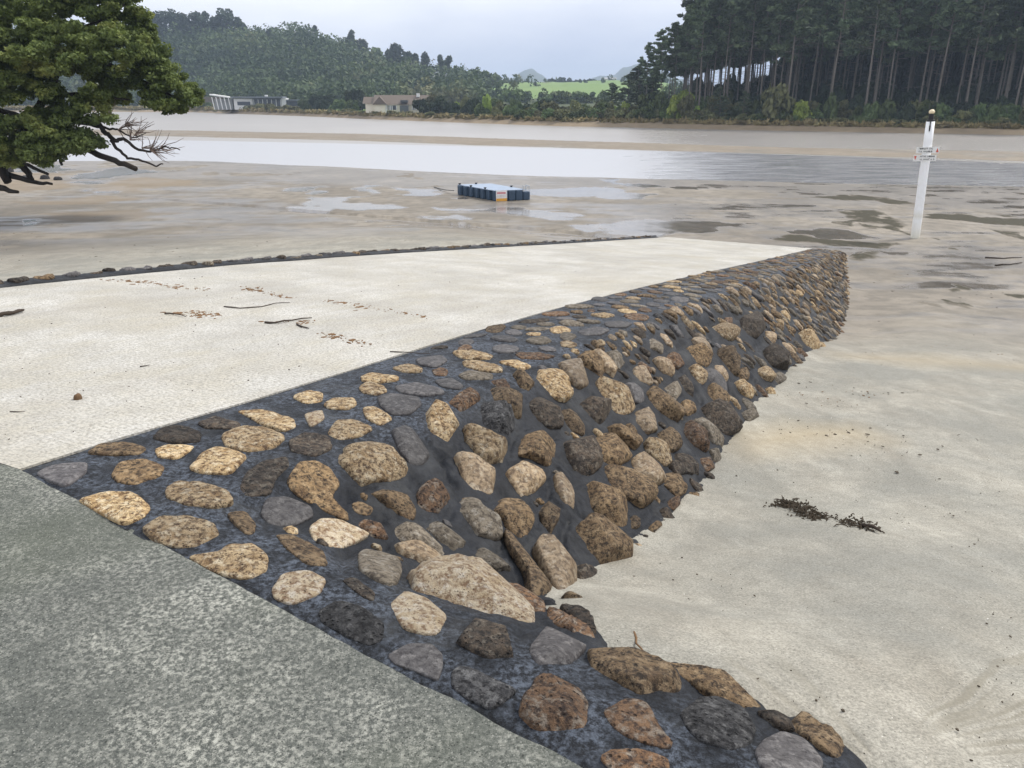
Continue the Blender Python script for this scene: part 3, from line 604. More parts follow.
# the rest of the wall further down the ramp, packed by dart throwing on the surface
def pack(tries, zone):
    occ = STONES
    for it in range(tries):
        if zone == 'face':
            t_ = 2.6+23.5*random.random()**1.05; v_ = random.uniform(1.0, 2.5)
            if v_ > np.interp(t_, [4, 14, 18, 24, 26.3], [2.3, 2.4, 2.15, 1.6, 1.3]): continue
            f = 1-.5*it/tries; rt = random.uniform(.055, .11)*f+.008; rv = random.uniform(.075, .13)*f+.008; gap = .97
            if t_ < 5.2: rt *= .8; rv *= .8
        elif zone == 'top':
            t_ = 3.3+23*random.random()**1.05; v_ = random.uniform(.1, .92)
            f = 1-.45*it/tries; rt = random.uniform(.11, .22)*f+.01; rv = random.uniform(.07, .14)*f+.008; gap = 1.0
        else:
            t_ = random.uniform(.2, 5.5); v_ = random.uniform(1.15, 2.5); f = 1-.4*it/tries; rt = random.uniform(.03, .06)*f; rv = random.uniform(.035, .075)*f; gap = 1.0
            if v_ > 2.2 and t_ < .9: continue
        ok = True
        for s in occ:
            dt = abs(s['t']-t_); 
            if dt > .5: continue
            dv = abs(s['v']-v_)
            if (dt/((s['rt']+rt)*gap))**2+(dv/((s['rv']+rv)*gap))**2 < 1: ok = False; break
        if not ok: continue
        n = wall_normal(t_, v_); ex, ey = frame(n); c = wall_point(t_, v_); m = random.randint(6, 9)
        # ey along the slope: long axis; stones lean a little
        sl = 1/max(.55, n[2]); lean = random.uniform(-.35, .45); out = []
        for k in range(m):
            a = 2*math.pi*(k+random.uniform(-.25, .25))/m; r = random.uniform(.82, 1.12)
            a_, b_ = math.cos(a)*rt*r, math.sin(a)*rv*sl*r
            out.append([a_*math.cos(lean)-b_*math.sin(lean), a_*math.sin(lean)+b_*math.cos(lean)])
        d = math.hypot(c[0], c[1]); area = math.pi*rt*rv*(788/d)**2*(.35 if zone == 'top' else .7)
        if zone == 'top': kind = random.choices('SNBRGD', [5, 4, 3, 1.6, 2, 2])[0]; h = .16*rv; rs = .06
        else: kind = random.choices('BTNGDSRK', [5, 3.0, 3.5, 2.2, 3.2, 1.2, 1.0, .7])[0]; h = random.uniform(.32, .6)*min(rt, rv*sl); rs = .17
        if t_ > 10: kind = {'K': 'N', 'D': random.choice('NBD')}.get(kind, kind)
        N, R_ = (20, 5) if d < 9 else (12, 4)
        V, F = stone_geo(np.array(out), c+n*.006, ex, ey, n, h, N, R_, rs, len(occ), .12 if zone != 'top' else .05, zone != 'top')
        occ.append(dict(t=t_, v=v_, rt=rt, rv=rv, area=area, V=V, F=F, k=kind, pts=None))
pack(17000, 'face'); pack(9000, 'top'); pack(4000, 'near')
print('stones', NTR, len(STONES))
def set_tone(o, vals):
    a = o.data.attributes.new('tone', 'FLOAT', 'FACE'); a.data.foreach_set('value', np.asarray(vals, dtype=np.float32))
def mortar_mat():
    t = NT('mortar'); P = t.n('ShaderNodeNewGeometry').outputs['Position']; fl = t.attr('flat', 'Fac')
    n1 = t.noise(P, 5, 6, .65); n2 = t.noise(P, 42, 6, .78); n3 = t.noise(P, 130, 3, .6)
    c = t.mix(t.ramp(n1, [(.3, 0), (.7, 1)]), (.006, .007, .009), (.016, .018, .023))
    sm = t.math('MULTIPLY', t.ramp(n2, [(.44, 0), (.60, 1)]), t.math('MULTIPLY', fl, t.ramp(n1, [(.38, .2), (.58, 1)])))
    c = t.mix(t.math('MULTIPLY', sm, .62), c, (.19, .225, .285))
    c = t.mix(t.ramp(n3, [(.35, .5), (.5, 0)]), c, (.02, .024, .032))
    c = t.mix(t.ramp(t.noise(t.mapv(P, loc=(6, 6, 6)), 2.2, 5, .7), [(.52, 0), (.72, .45)]), c, (.085, .088, .09))
    h = t.math('ADD', t.math('MULTIPLY', n1, .6), t.math('ADD', t.math('MULTIPLY', n2, t.math('ADD', t.math('MULTIPLY', fl, .5), .2)), t.math('MULTIPLY', n3, .12)))
    return t.bsdf(c, .6, .22, t.bump(h, 1, .02))
MORT = mortar_mat()
def build_wall():
    rl = xy(0, .5); root = empty('stone_wall', (rl[0], rl[1], -.3), 'sloping retaining wall of mixed brown, golden and slate stones set in dark blue-grey mortar, right side of the boat ramp and round the apron corner', 'stone wall')
    RL = np.array(root.location)
    # mortar sheet
    ts = [-.02]; 
    while ts[-1] < 26.25: ts.append(ts[-1]+max(.014, .0045*ts[-1]+.004))
    ts = np.array(ts); parts = []
    for (t0, t1, v0, v1, dv) in ((-.02, 2.6, 0, 5.6, .014), (2.6, 8, 0, 2.9, .017), (8, 26.3, 0, 2.9, .035)):
        tt = ts[(ts >= t0-1e-6) & (ts <= t1+.1)]; vv = np.arange(v0, v1, dv)
        S, V_ = np.meshgrid(tt, vv, indexing='ij'); k = np.exp(-np.maximum(S, 0)*.8)
        T = S-KE*V_*k      # first rows follow the slanted apron edge
        parts.append((T, V_))
    VV = []; FF = []; FL = []; base = 0
    for T, V_ in parts:
        z = W(T, V_); R_ = np.zeros(T.shape)
        near = np.zeros(T.shape)
        for s in STONES:
            sub = (np.abs(T-s['t']) < s['rt']+.09) & (np.abs(V_-s['v']) < s['rv']+.09)
            if not sub.any(): continue
            if s['pts'] is not None:
                e = soft_poly(T[sub], V_[sub], [tuple(p) for p in s['pts']], .10)
                g = np.clip(e*2, 0, 1)
            else:
                r = np.hypot((T[sub]-s['t'])/s['rt'], (V_[sub]-s['v'])/s['rv']); g = 1-np.clip((r-1)*min(s['rt'], s['rv'])/.05, 0, 1)
            near[sub] = np.maximum(near[sub], g)
        x, y = xy(T, V_); steep = sst(.9, 1.25, V_)*sst(.25, .7, T+KE*V_)
        rec = (.006+.040*steep)*(1-near**.6)
        z = z-rec+(fbm(x*9, y*9, 201, 4)-.5)*(.005+.035*steep)+(vn(x*38, y*38, 209)-.5)*(.002+.010*steep)+.004*near
        edge = np.minimum(V_, T+KE*V_); z = z-.004*(1-sst(0, .02, edge))+(edge < .05)*(fbm(x*25, y*25, 7)-.5)*.004
        flat = 1-steep*.95
        nr, nc = T.shape; i, j = np.meshgrid(np.arange(nr-1), np.arange(nc-1), indexing='ij')
        keep = ~((V_ > 3.0) & (T+KE*V_ > 2.2))[:-1, :-1]
        F = np.stack([i*nc+j, (i+1)*nc+j, (i+1)*nc+j+1, i*nc+j+1], -1)[keep].reshape(-1, 4)+base
        VV.append(np.stack([x, y, z], -1).reshape(-1, 3)-RL); FF.append(F[:, ::-1] if False else F); FL.append(flat.ravel()); base += nr*nc
    V = np.concatenate(VV); F = np.concatenate(FF)
    a, b, c_ = V[F[0, 0]], V[F[0, 1]], V[F[0, 2]]
    if np.cross(b-a, c_-a)[2] < 0: F = F[:, ::-1]
    o = mk('mortar', V, F.copy(), MORT, root, smooth=True)
    at = o.data.attributes.new('flat', 'FLOAT', 'POINT'); at.data.foreach_set('value', np.concatenate(FL).astype(np.float32))
    # side skirts so that the mass is solid where it meets the ramp and apron
    m = MB(); 
    P_ = [xy(0, .0)+(-.02,), xy(0, 0)+(-.5,)]
    tt = np.linspace(0, 26.2, 60); vs = []
    for q in tt: x, y = xy(q, 0.002); vs += [(x-RL[0], y-RL[1], Z(q)-.004-RL[2]), (x-RL[0], y-RL[1], Z(q)-.5-RL[2])]
    m.add(vs, [(2*k, 2*k+1, 2*k+3, 2*k+2) for k in range(len(tt)-1)])
    vv = np.linspace(0, 5.5, 30); vs = []
    for q in vv: x, y = xy(-KE*q, q); vs += [(x-RL[0], y-RL[1], -.012-RL[2]), (x-RL[0], y-RL[1], -.5-RL[2])]
    m.add(vs, [(2*k, 2*k+2, 2*k+3, 2*k+1) for k in range(len(vv)-1)])
    vv = np.linspace(0, 2.9, 20); vs = []
    for q in vv: x, y = xy(26.28, q); zz = float(W(26.28, q)); vs += [(x-RL[0], y-RL[1], zz-.02-RL[2]), (x-RL[0], y-RL[1], zz-1-RL[2])]
    m.add(vs, [(2*k, 2*k+2, 2*k+3, 2*k+1) for k in range(len(vv)-1)])
    m.build('footing', MORT, root)
    S = sorted(STONES, key=lambda s: -s['area'])
    def hidden(s):
        q = s['V']; return False
    for s in S[:99]:
        st = mk('stone', s['V']-RL, s['F'], SM[s['k']], root, smooth=True); st['label'] = KW[s['k']]
        set_tone(st, np.full(len(s['F']), random.random()*(.65 if s.get('lo') and s['k'] != 'P' else 1)))
    V = []; F = []; mi = []; tn = []; b = 0; keys = list(SM)
    for s in S[99:]:
        V.append(s['V']-RL); F += [tuple(i+b for i in f) for f in s['F']]; mi += [keys.index(s['k'])]*len(s['F']); tn += [random.random()*.75]*len(s['F']); b += len(s['V'])
    st = mk('stone', np.concatenate(V), F, None, root, True, [SM[k] for k in keys], mi); set_tone(st, tn); st['kind'] = 'stuff'
build_wall()
def build_kerb():
    """low wall on the far side of the ramp, only its top shows"""
    rl = xy(0, -RW-.2); root = empty('stone_kerb', (rl[0], rl[1], -.2), 'long low dark kerb of stones and mortar along the far left edge of the pale boat ramp', 'stone kerb'); RL = np.array(root.location)
    ts = np.arange(0, 25.2, .05); prof = [(-.0, -.1), (-.0, .02), (-.05, .035), (-.12, .04), (-.22, .035), (-.30, .02), (-.40, -.05), (-.55, -.22), (-.75, -.45)]
    V = []; n = len(prof)
    for t_ in ts:
        for k, (a, b) in enumerate(prof):
            w = -RW-.004+a; x, y = xy(t_, w); nz = (fbm(np.array(x*7.), np.array(y*7.), 301, 3)-.5)*.05 if k > 1 else 0
            V.append((x-RL[0], y-RL[1], Z(t_)+b+nz-RL[2]))
    F = [(i*n+j, i*n+j+1, (i+1)*n+j+1, (i+1)*n+j) for i in range(len(ts)-1) for j in range(n-1)]
    o = mk('mortar', V, F, MORT, root, True); at = o.data.attributes.new('flat', 'FLOAT', 'POINT'); at.data.foreach_set('value', np.full(len(V), .15, np.float32))
    t_ = .1; k = 0; last = None
    big = []; rest = []
    while t_ < 25:
        r = random.uniform(.07, .17); t_ += r
        v_ = -RW-.004-random.uniform(.10, .2); x, y = xy(t_, v_); n = np.array([NV[0]*-.15, NV[1]*-.15, 1.]); n /= np.linalg.norm(n)
        ex, ey = frame(n); m = random.randint(6, 8)
        out = np.array([[math.cos(2*math.pi*(q+random.uniform(-.2, .2))/m)*r*.95, math.sin(2*math.pi*q/m)*random.uniform(.07, .11)] for q in range(m)])
        Vs, Fs = stone_geo(out, np.array([x, y, float(Z(t_))+.035]), ex, ey, n, random.uniform(.01, .045), 16, 4, .2, 900+k, .12)
        (big if k < 60 and t_ > 2 else rest).append((Vs, Fs, random.choices('DSNBK', [5, 3, 1.5, 2, 1])[0])); t_ += r+random.uniform(0, .05); k += 1
    for Vs, Fs, kk in big:
        st = mk('stone', Vs-RL, Fs, SM[kk], root, True); set_tone(st, np.full(len(Fs), random.random())); st['label'] = KW[kk]
    keys = list(SM); V = []; F = []; mi = []; b = 0
    for Vs, Fs, kk in rest: V.append(Vs-RL); F += [tuple(i+b for i in f) for f in Fs]; mi += [keys.index(kk)]*len(Fs); b += len(Vs)
    st = mk('stone', np.concatenate(V), F, None, root, True, [SM[q] for q in keys], mi); set_tone(st, RS.rand(len(F))); st['kind'] = 'stuff'
build_kerb()
# ------------------------------------------------------------------ foliage
def leaves(C, R3, n, size, up=.3, asp=1.6, seed=0, shell=.45):
    """n small leaf faces round each clump centre C with half axes R3"""
    r = np.random.RandomState(seed); C = np.repeat(np.asarray(C, float), n, 0); R3 = np.repeat(np.asarray(R3, float), n, 0); N = len(C)
    d = r.normal(size=(N, 3)); d /= np.linalg.norm(d, axis=1)[:, None]; rad = shell+(1-shell)*r.rand(N)**.6
    c = C+d*R3*rad[:, None]
    nn = d*.7+r.normal(size=(N, 3))*.75+np.array([0, 0, up]); nn /= np.linalg.norm(nn, axis=1)[:, None]
    a = np.cross(nn, r.normal(size=(N, 3))); a /= np.linalg.norm(a, axis=1)[:, None]; b = np.cross(nn, a)
    s = (size*(.6+.8*r.rand(N)))[:, None]; a = a*s*.5*asp; b = b*s*.5
    V = np.stack([c-a, c-b*.9+a*.1, c+a, c+b], 1).reshape(-1, 3); F = np.arange(N*4).reshape(-1, 4)
    return V, F
def leaf_mat(name, dark, lite, yel=None, sc=1.2, rnd=.35, trans=.15):
    t = NT(name); P = t.tc('Object'); oi = t.n('ShaderNodeObjectInfo').outputs['Random']
    n1 = t.noise(P, sc, 3, .6); wn = t.n('ShaderNodeTexWhiteNoise', noise_dimensions='3D')
    q = t.n('ShaderNodeVectorMath', operation='SNAP'); t.l(P, q.inputs[0]); q.inputs[1].default_value = (.31/sc, .31/sc, .31/sc); t.l(q.outputs[0], wn.inputs[0])
    f = t.math('ADD', t.math('MULTIPLY', t.ramp(n1, [(.35, 0), (.65, 1)]), .55), t.math('MULTIPLY', wn.outputs[0], .45))
    c = t.mix(f, dark, lite)
    if yel: c = t.mix(t.ramp(n1, [(.56, 0), (.70, .8)]), c, yel)
    hs = t.n('ShaderNodeHueSaturation'); t.l(c, hs.inputs['Color']); t.l(t.math('ADD', t.math('MULTIPLY', oi, rnd*2), 1-rnd), hs.inputs['Value'])
    t.l(t.math('ADD', t.math('MULTIPLY', oi, .03), .485), hs.inputs['Hue'])
    p = t.n('ShaderNodeBsdfPrincipled'); t.l(hs.outputs[0], p.inputs['Base Color']); p.inputs['Roughness'].default_value = .65; p.inputs['Specular IOR Level'].default_value = .25
    tr = t.n('ShaderNodeBsdfTranslucent'); t.l(hs.outputs[0], tr.inputs[0]); ms = t.n('ShaderNodeMixShader'); ms.inputs[0].default_value = trans
    t.l(p.outputs[0], ms.inputs[1]); t.l(tr.outputs[0], ms.inputs[2]); t.l(ms.outputs[0], t.out.inputs[0]); return t.m
LM_PINE = leaf_mat('pine_needles', (.052, .078, .046), (.145, .185, .095), None, .5, .3)
LM_TREE = leaf_mat('broad_leaves', (.066, .102, .030), (.215, .275, .080), (.31, .33, .10), .7, .1, .3)
LM_BUSH = leaf_mat('bush_leaves', (.055, .085, .032), (.14, .18, .065), None, .6, .4)
LM_OLIVE = leaf_mat('olive_bush_leaves', (.10, .105, .045), (.21, .215, .095), (.29, .26, .12), .6, .35)
LM_LIME = leaf_mat('lime_leaves', (.17, .24, .04), (.36, .44, .10), None, .6, .2)
LM_DARK = leaf_mat('dark_leaves', (.020, .034, .020), (.055, .075, .036), None, .6, .3)
LM_HILL = leaf_mat('hill_leaves', (.022, .042, .018), (.105, .145, .05), (.18, .165, .08), .022, .1)
LM_REED = leaf_mat('reed_blades', (.16, .12, .06), (.34, .27, .14), (.14, .16, .06), .15, .2)
BARK = plain('pine_bark', (.17, .15, .13), .9, .2, .35, 3); BARK_D = plain('dark_bark', (.035, .028, .022), .85, .3, .5, 6)
BARK_T = plain('twig_bark', (.20, .15, .125), .9, .2, .3, 6)
def zland(x, y):
    D = math.hypot(x, y); az = math.atan2(x, y); bd = float(bankD(az))
    return float(max(land(np.array(az), np.array(D)), -2.4)) if D > bd+4 else WATER_Z+.3
def make_pine(seed, H, spread, edge=0):
    r = random.Random(seed); root = empty('pine_tree', (0, 0, 0), 'x', 'tree')
    lean = [(r.uniform(-.5, .5), r.uniform(-.5, .5)) for _ in range(3)]
    def ax(f): return Vector((lean[0][0]*f*f+.15*math.sin(f*5+seed), lean[0][1]*f*f, H*f))
    m = MB(); pts = [ax(k/8)-Vector((0, 0, .6 if k == 0 else 0)) for k in range(9)]; m.tube(pts, [r.uniform(.15,.20)*(1-k/8*.8) for k in range(9)] if False else [(.15+.012*(seed%5))*(1-k/8*.8) for k in range(9)], 6)
    C = []; R = []; c0 = .44 if not edge else .18
    nb = 34 if not edge else 36
    for k in range(nb):
        f = c0+(1-c0)*(k+r.random())/nb; a = r.uniform(0, 6.28); env = math.sin(min(1, (1.03-f)/(1-c0)*1.5)*math.pi/2); L = spread*env*r.uniform(.55, 1.1)+.25
        p = ax(f); tip = p+Vector((math.cos(a)*L, math.sin(a)*L, L*r.uniform(.05, .5)))
        mid = (p+tip)/2-Vector((0, 0, .12*L)); m.tube([p, mid, tip], [.055, .04, .015], 4, False)
        for g in ((.55, .5), (.85, .62), (1.05, .5)):
            q = p+(tip-p)*g[0]; C.append((q.x+r.uniform(-.3, .3), q.y+r.uniform(-.3, .3), q.z+r.uniform(-.1, .3))); s = g[1]*r.uniform(.8, 1.3)*(.55+.2*spread); R.append((s, s, s*.55))
    for k in range(16):      # dead lower branches
        f = r.uniform(.2, c0+.05); a = r.uniform(0, 6.28); L = r.uniform(.5, 1.6); p = ax(f); m.tube([p, p+Vector((math.cos(a)*L, math.sin(a)*L, r.uniform(-.3, .2)))], [.03, .008], 3, False)
    C.append(tuple(ax(1.0))); R.append((.45, .45, .8))
    m.build('trunk', BARK, root); V, F = leaves(C, R, 40, .29, .5, 2.4, seed, .2); mk('crown', V, F, LM_PINE, root)
    return root
def place_pines():
    vari = [make_pine(s, 23+s % 3*1.5, 2.3+.2*(s % 4)) for s in range(7)]; used = [False]*7
    young = [make_pine(40+s, 15, 2.4, 1) for s in range(3)]; uy = [False]*3
    G = 'pines of the plantation across the water'
    spots = []; r = random.Random(5)
    def ok(x, y, d):
        return all((x-a)**2+(y-b)**2 > d*d for a, b in spots)
    tries = 0
    n = 0
    while n < 270 and tries < 9000:
        tries += 1; px = r.uniform(684, 800) if n < 105 else r.uniform(790, 1075); az = az_px(px, 90)
        dep = 10+r.random()**1.1*(75 if px < 800 else 85); D = float(bankD(az))+dep
        x, y = D*math.sin(az), D*math.cos(az)
        if not ok(x, y, 2.7): continue
        spots.append((x, y)); k = r.randrange(7); lab = 'tall bare-trunked pine in the dense dark plantation on the right bank'
        o = copy_thing(vari[k]) if used[k] else vari[k]; used[k] = True
        o.location = (x, y, zland(x, y)-.3); s = r.uniform(.88, 1.12)*(np.interp(px, [682, 700, 730, 1100], [.80, .90, 1.0, 1.06])); o.scale = (s*r.uniform(.9, 1.15), s*r.uniform(.9, 1.15), s); o.rotation_euler = (0, 0, r.uniform(0, 6.28)); setp(o, lab, 'tree', G); n += 1
    for j, (px, dep, top) in enumerate([(646, 16, 44), (653, 24, 50), (661, 12, 31), (669, 20, 27), (675, 13, 24), (683, 22, 20), (690, 12, 8), (641, 30, 58), (657, 40, 45), (672, 42, 30), (697, 30, 6), (705, 14, 4)]):
        az = az_px(px, 90); D = float(bankD(az))+dep; x, y = D*math.sin(az), D*math.cos(az); z0 = zland(x, y)-.3
        Ht = float(at_depth(px, top, y)[2])-z0; k = j % 7
        o = copy_thing(vari[k]); s = Ht/(23+k % 3*1.5); o.location = (x, y, z0); o.scale = (s*1.15, s*1.15, s); o.rotation_euler = (0, 0, j*1.3); setp(o, 'slim pine with tufted crown on the thinner left edge of the plantation', 'tree', 'edge pines of the plantation')
    for j, (px, dep, top, w) in enumerate([(612, 34, 84, 1.5), (628, 40, 76, 1.5), (640, 28, 68, 1.3), (652, 30, 72, 1.2), (604, 50, 92, 1.2), (722, 8, 88, 1.2), (664, 9, 92, 1.0), (745, 7, 92, 1.1), (790, 7, 95, 1.1)]):
        az = az_px(px, 90); D = float(bankD(az))+dep; x, y = D*math.sin(az), D*math.cos(az); z0 = zland(x, y)-.3
        Ht = float(at_depth(px, top, y)[2])-z0; k = j % 3; o = copy_thing(young[k]) if uy[k] else young[k]; uy[k] = True
        s = Ht/15; o.location = (x, y, z0); o.scale = (s*w*1.3, s*w*1.3, s); o.rotation_euler = (0, 0, j*2.1); setp(o, 'short dense young pine leafy almost to the ground by the plantation edge', 'tree', 'young pines by the plantation')
place_pines()
def make_shrub(name, seed, mat, w, h, n, lf, cat='shrub', trunk=False, tm=None):
    r = random.Random(seed); root = empty(name, (0, 0, 0), 'x', cat); C = []; R = []
    for k in range(n):
        a = r.uniform(0, 6.28); q = r.random()**.5*.62; zz = r.uniform(.25, .8)*(1-.35*q)
        C.append((math.cos(a)*q*w, math.sin(a)*q*w, zz*h)); s = r.uniform(.24, .38); R.append((s*w, s*w, s*h*.7))
    V, F = leaves(C, R, int(900/n)+20, lf, .4, 1.5, seed, .5); V[:, 2] = np.maximum(V[:, 2], -.05)
    mk('foliage', V, F, mat, root); m = MB()
    for k in range(4):
        a = k*1.6+r.random(); m.tube([(0, 0, -.3), (math.cos(a)*.12*w, math.sin(a)*.12*w, h*.35), (math.cos(a)*.3*w, math.sin(a)*.3*w, h*.7)], [.05*h/2, .035*h/2, .015], 5, False)
    m.build('stem' if not trunk else 'trunk', tm or BARK, root); return root
def place_shrubs():
    r = random.Random(9); protos = {}
    for key, mat in (('bush', LM_BUSH), ('olive', LM_OLIVE), ('lime', LM_LIME), ('dark', LM_DARK)):
        protos[key] = [[make_shrub('shrub', 100+i*7+len(key), mat, 1.0, 1.0, 12, .16), False] for i in range(3 if key != 'lime' else 2)]
    LAB = {'bush': 'mid green rounded bush', 'olive': 'low olive-brown bush', 'lime': 'bright yellow-green bush', 'dark': 'dark green dense bush'}
    def put(key, px, dep, wpx, hpx, where, lab=None, grp=None, cat='shrub'):
        az = az_px(px, 105); D = float(bankD(az))+dep; x, y = D*math.sin(az), D*math.cos(az); mpp = y/FPX*1.06
        k = r.randrange(len(protos[key])); e = protos[key][k]; o = copy_thing(e[0]) if e[1] else e[0]; e[1] = True
        o.location = (x, y, zland(x, y)-.1 if dep > 4 else WATER_Z+.35); w = wpx*mpp*.55; h = hpx*mpp*1.05; o.scale = (w, w*r.uniform(.8, 1.1), h); o.rotation_euler = (0, 0, r.uniform(0, 6.28))
        setp(o, lab or LAB[key]+' '+where, cat, grp or (LAB[key]+' '+where).replace('bush', 'bushes'))
    # left shore under the hill
    for px in np.arange(170, 296, 6.5): put('olive' if r.random() < .7 else 'bush', px+r.uniform(-2, 2), r.uniform(5, 9), r.uniform(9, 13), r.uniform(4, 6.5), 'on the far left shore below the long white house')
    for px in np.arange(303, 366, 7): put('bush' if r.random() < .6 else 'dark', px+r.uniform(-2, 2), r.uniform(14, 30), r.uniform(12, 18), r.uniform(10, 15), 'between the two far houses')
    put('dark', 356, 24, 22, 19, '', 'large round dark green tree left of the brown roofed house', None, 'tree'); put('dark', 421, 12, 16, 14, '', 'round dark bush in front of the right end of the brown roofed house')
    for px in np.arange(300, 500, 11): put('olive', px+r.uniform(-3, 3), r.uniform(4, 6), r.uniform(7, 13), r.uniform(2.5, 4), 'in the brown saltmarsh edge of the far shore')
    for px in np.arange(432, 640, 5.2):
        k = r.choices(['bush', 'olive', 'lime', 'dark'], [4, 3.5, .9, 1.6])[0]; put(k, px+r.uniform(-3, 3), r.uniform(6, 22), r.uniform(10, 20), r.uniform(9, 17), 'along the middle of the far shore')
    for px in np.arange(500, 700, 7): put('olive' if r.random() < .6 else 'bush', px+r.uniform(-3, 3), r.uniform(4, 7), r.uniform(11, 20), r.uniform(7, 11), 'at the water edge in the middle of the far shore')
    for px in np.arange(640, 1040, 5.5):
        k = r.choices(['bush', 'olive', 'lime', 'dark'], [4.2, 2.6, .6, 2.6])[0]; put(k, px+r.uniform(-3, 3), r.uniform(5, 16), r.uniform(14, 26), r.uniform(10, 24)*(1.0 if px < 900 else .9), 'below the pine plantation')
    for px in np.arange(700, 1040, 8): put('dark', px+r.uniform(-3, 3), r.uniform(18, 40), r.uniform(20, 32), r.uniform(18, 34), 'in the shade behind the first pines')
    for px in np.arange(752, 1060, 6.5):
        for q in range(2): put('dark', px+r.uniform(-3, 3), r.uniform(45, 95), r.uniform(20, 30), r.uniform(28, 60)*min(1, .35+(px-752)/90), 'deep in the shade of the plantation')
    for px in np.arange(690, 1040, 9): put(r.choice(['olive', 'bush']), px+r.uniform(-3, 3), r.uniform(4, 5.5), r.uniform(10, 18), r.uniform(4, 8), 'on the bank foot below the pines')
    put('olive', 774, 6, 32, 32, '', 'tall rounded grey-green bush on the bank below the pines, left of the bright lime bush', None, 'tree')
    put('lime', 800, 6, 26, 20, '', 'bright lime green spreading bush on the bank below the pines', None, 'shrub'); put('lime', 684, 14, 24, 26, '', 'yellow-green bush at the left foot of the plantation'); put('lime', 487, 8, 12, 20, '', 'narrow yellow-green tree on the shore left of the green fields', None, 'tree')
    put('bush', 650, 8, 26, 24, '', 'broad mid green bush at the left end of the pine plantation')
place_shrubs()
def reeds():
    r = np.random.RandomState(3); C = []; R = []
    for px in np.arange(-100, 1130, .55):
        az = az_px(px+r.uniform(-1, 1), 110); bd = float(bankD(az)); 
        D = bd+r.uniform(2.5, 6.5); s = D/788*1.2; x, y = D*math.sin(az), D*math.cos(az); C.append((x, y, -2.6+r.uniform(0, .35)*D/150)); R.append((s*1.2, s*1.2, s*1.3))
    V, F = leaves(C, R, 14, .42, -.1, 3.0, 3, .1); o = mk('reed_bed', V, F, LM_REED); setp(o, 'strip of straw coloured reeds and rushes along the far water edge', 'reeds', None, 'stuff')
reeds()
def hill_wood():
    r = np.random.RandomState(8); C = []; R = []
    n = 0
    while n < 5200:
        px = r.uniform(-120, 500) if r.rand() < .92 else r.uniform(500, 700); az = az_px(px, 70)
        bd = float(bankD(az)); rd = float(np.interp(az, RA, RD)); f = r.rand()**.8
        D = max(bd+60, 300)+f*(rd-max(bd+60, 300)+40); x, y = D*math.sin(az), D*math.cos(az)
        if 478 < px < 700:
            if not (D < 360 or (vn(np.array(x*.02), np.array(y*.02), 5) > .78)): continue
            s0 = .55
        else: s0 = 1
        q = at_depth(px, 72, y)
        if 412 < px < 438 and D > 400 and D < 470 and r.rand() < .9: continue
        z = zland(x, y); s = (2.0+4.6*r.rand()**2.2)*s0*(.8 if D < 340 else 1)
        for k in range(2): C.append((x+r.normal()*s*.4, y+r.normal()*s*.4, z+s*(.5+.7*k))); R.append((s*(1-.25*k), s*(1-.25*k), s*.8))
        n += 1
    V, F = leaves(C, R, 34, 1.15, .5, 1.3, 8, .6); o = mk('hillside_wood', V, F, LM_HILL); setp(o, 'dense bush and woodland covering the hill across the estuary', 'woodland', None, 'stuff')
hill_wood()
def big_tree(px, py_top, py_base, wpx, D, lab, mat=LM_DARK, seed=1, n=22, grp=None, lf=1.3):
    r = random.Random(seed); az = az_px(px, py_base); y = D*math.cos(az); b = at_depth(px, py_base, y); b[2] = min(b[2], zland(b[0], b[1])); t_ = at_depth(px, py_top, y); H = t_[2]-b[2]; w = wpx*y/FPX/2
    root = empty('broadleaf_tree', b, lab, 'tree', grp); m = MB(); m.tube([(0, 0, -2.5), (0, 0, H*.35), (.2, 0, H*.75)], [H*.035, H*.028, H*.01], 6)
    C = []; R = []
    for k in range(n):
        a = r.uniform(0, 6.28); f = r.random(); zz = (.25+.62*f); q = r.random()**.5*.7*math.sqrt(max(.08, 1-(abs(zz-.55)/.5)**2.2)); C.append((math.cos(a)*q*w, math.sin(a)*q*w, zz*H)); s = r.uniform(.22, .36); R.append((s*w, s*w, s*H*.42))
        if k % 3 == 0: m.tube([(0, 0, H*.3), (math.cos(a)*q*w*.5, math.sin(a)*q*w*.5, zz*H*.8), C[-1]], [H*.015, H*.01, H*.004], 4, False)
    m.build('trunk', BARK_D, root); V, F = leaves(C, R, 70, lf, .4, 1.3, seed, .45); mk('crown', V, F, mat, root); return root
SK = 'skyline trees on the hill'
for i_, a_ in enumerate([(158,10,42,26),(176,8,44,26),(192,11,42,24),(205,9,42,22),(218,14,40,18),(228,7,42,28),(240,16,42,18),(147,16,44,20)]):
    big_tree(*a_, 515, 'tall dark round-topped tree in the clump on top of the left hill', LM_DARK, 50+i_, 22, SK)
big_tree(315,25,36,9, 515, 'small round dark tree alone on the skyline, left of the grey roofed hilltop house', LM_DARK, 61, 12, None)
big_tree(270,29,36,10, 515, 'small low tree on the skyline right of the tall clump on the hill', LM_DARK, 62, 12); big_tree(306,29,36,8, 516, 'little pointed tree on the skyline beside the lone round tree', LM_DARK, 63, 10)
big_tree(348,30,44,16, 512, 'round dark tree on the skyline right of the hilltop house', LM_DARK, 64, 14); big_tree(363,37,52,16, 510, 'low dark tree on the falling hill skyline beside the round skyline tree', LM_DARK, 65, 14)
big_tree(394,43,74,30, 470, 'large dark spreading tree on the hill above the brown roofed house', LM_DARK, 66, 26); big_tree(411,50,78,18, 465, 'smaller dark tree at the right side of the large spreading tree', LM_DARK, 67, 18); big_tree(376,47,70,18, 480, 'dark tree at the left side of the large spreading tree', LM_BUSH, 68, 18)
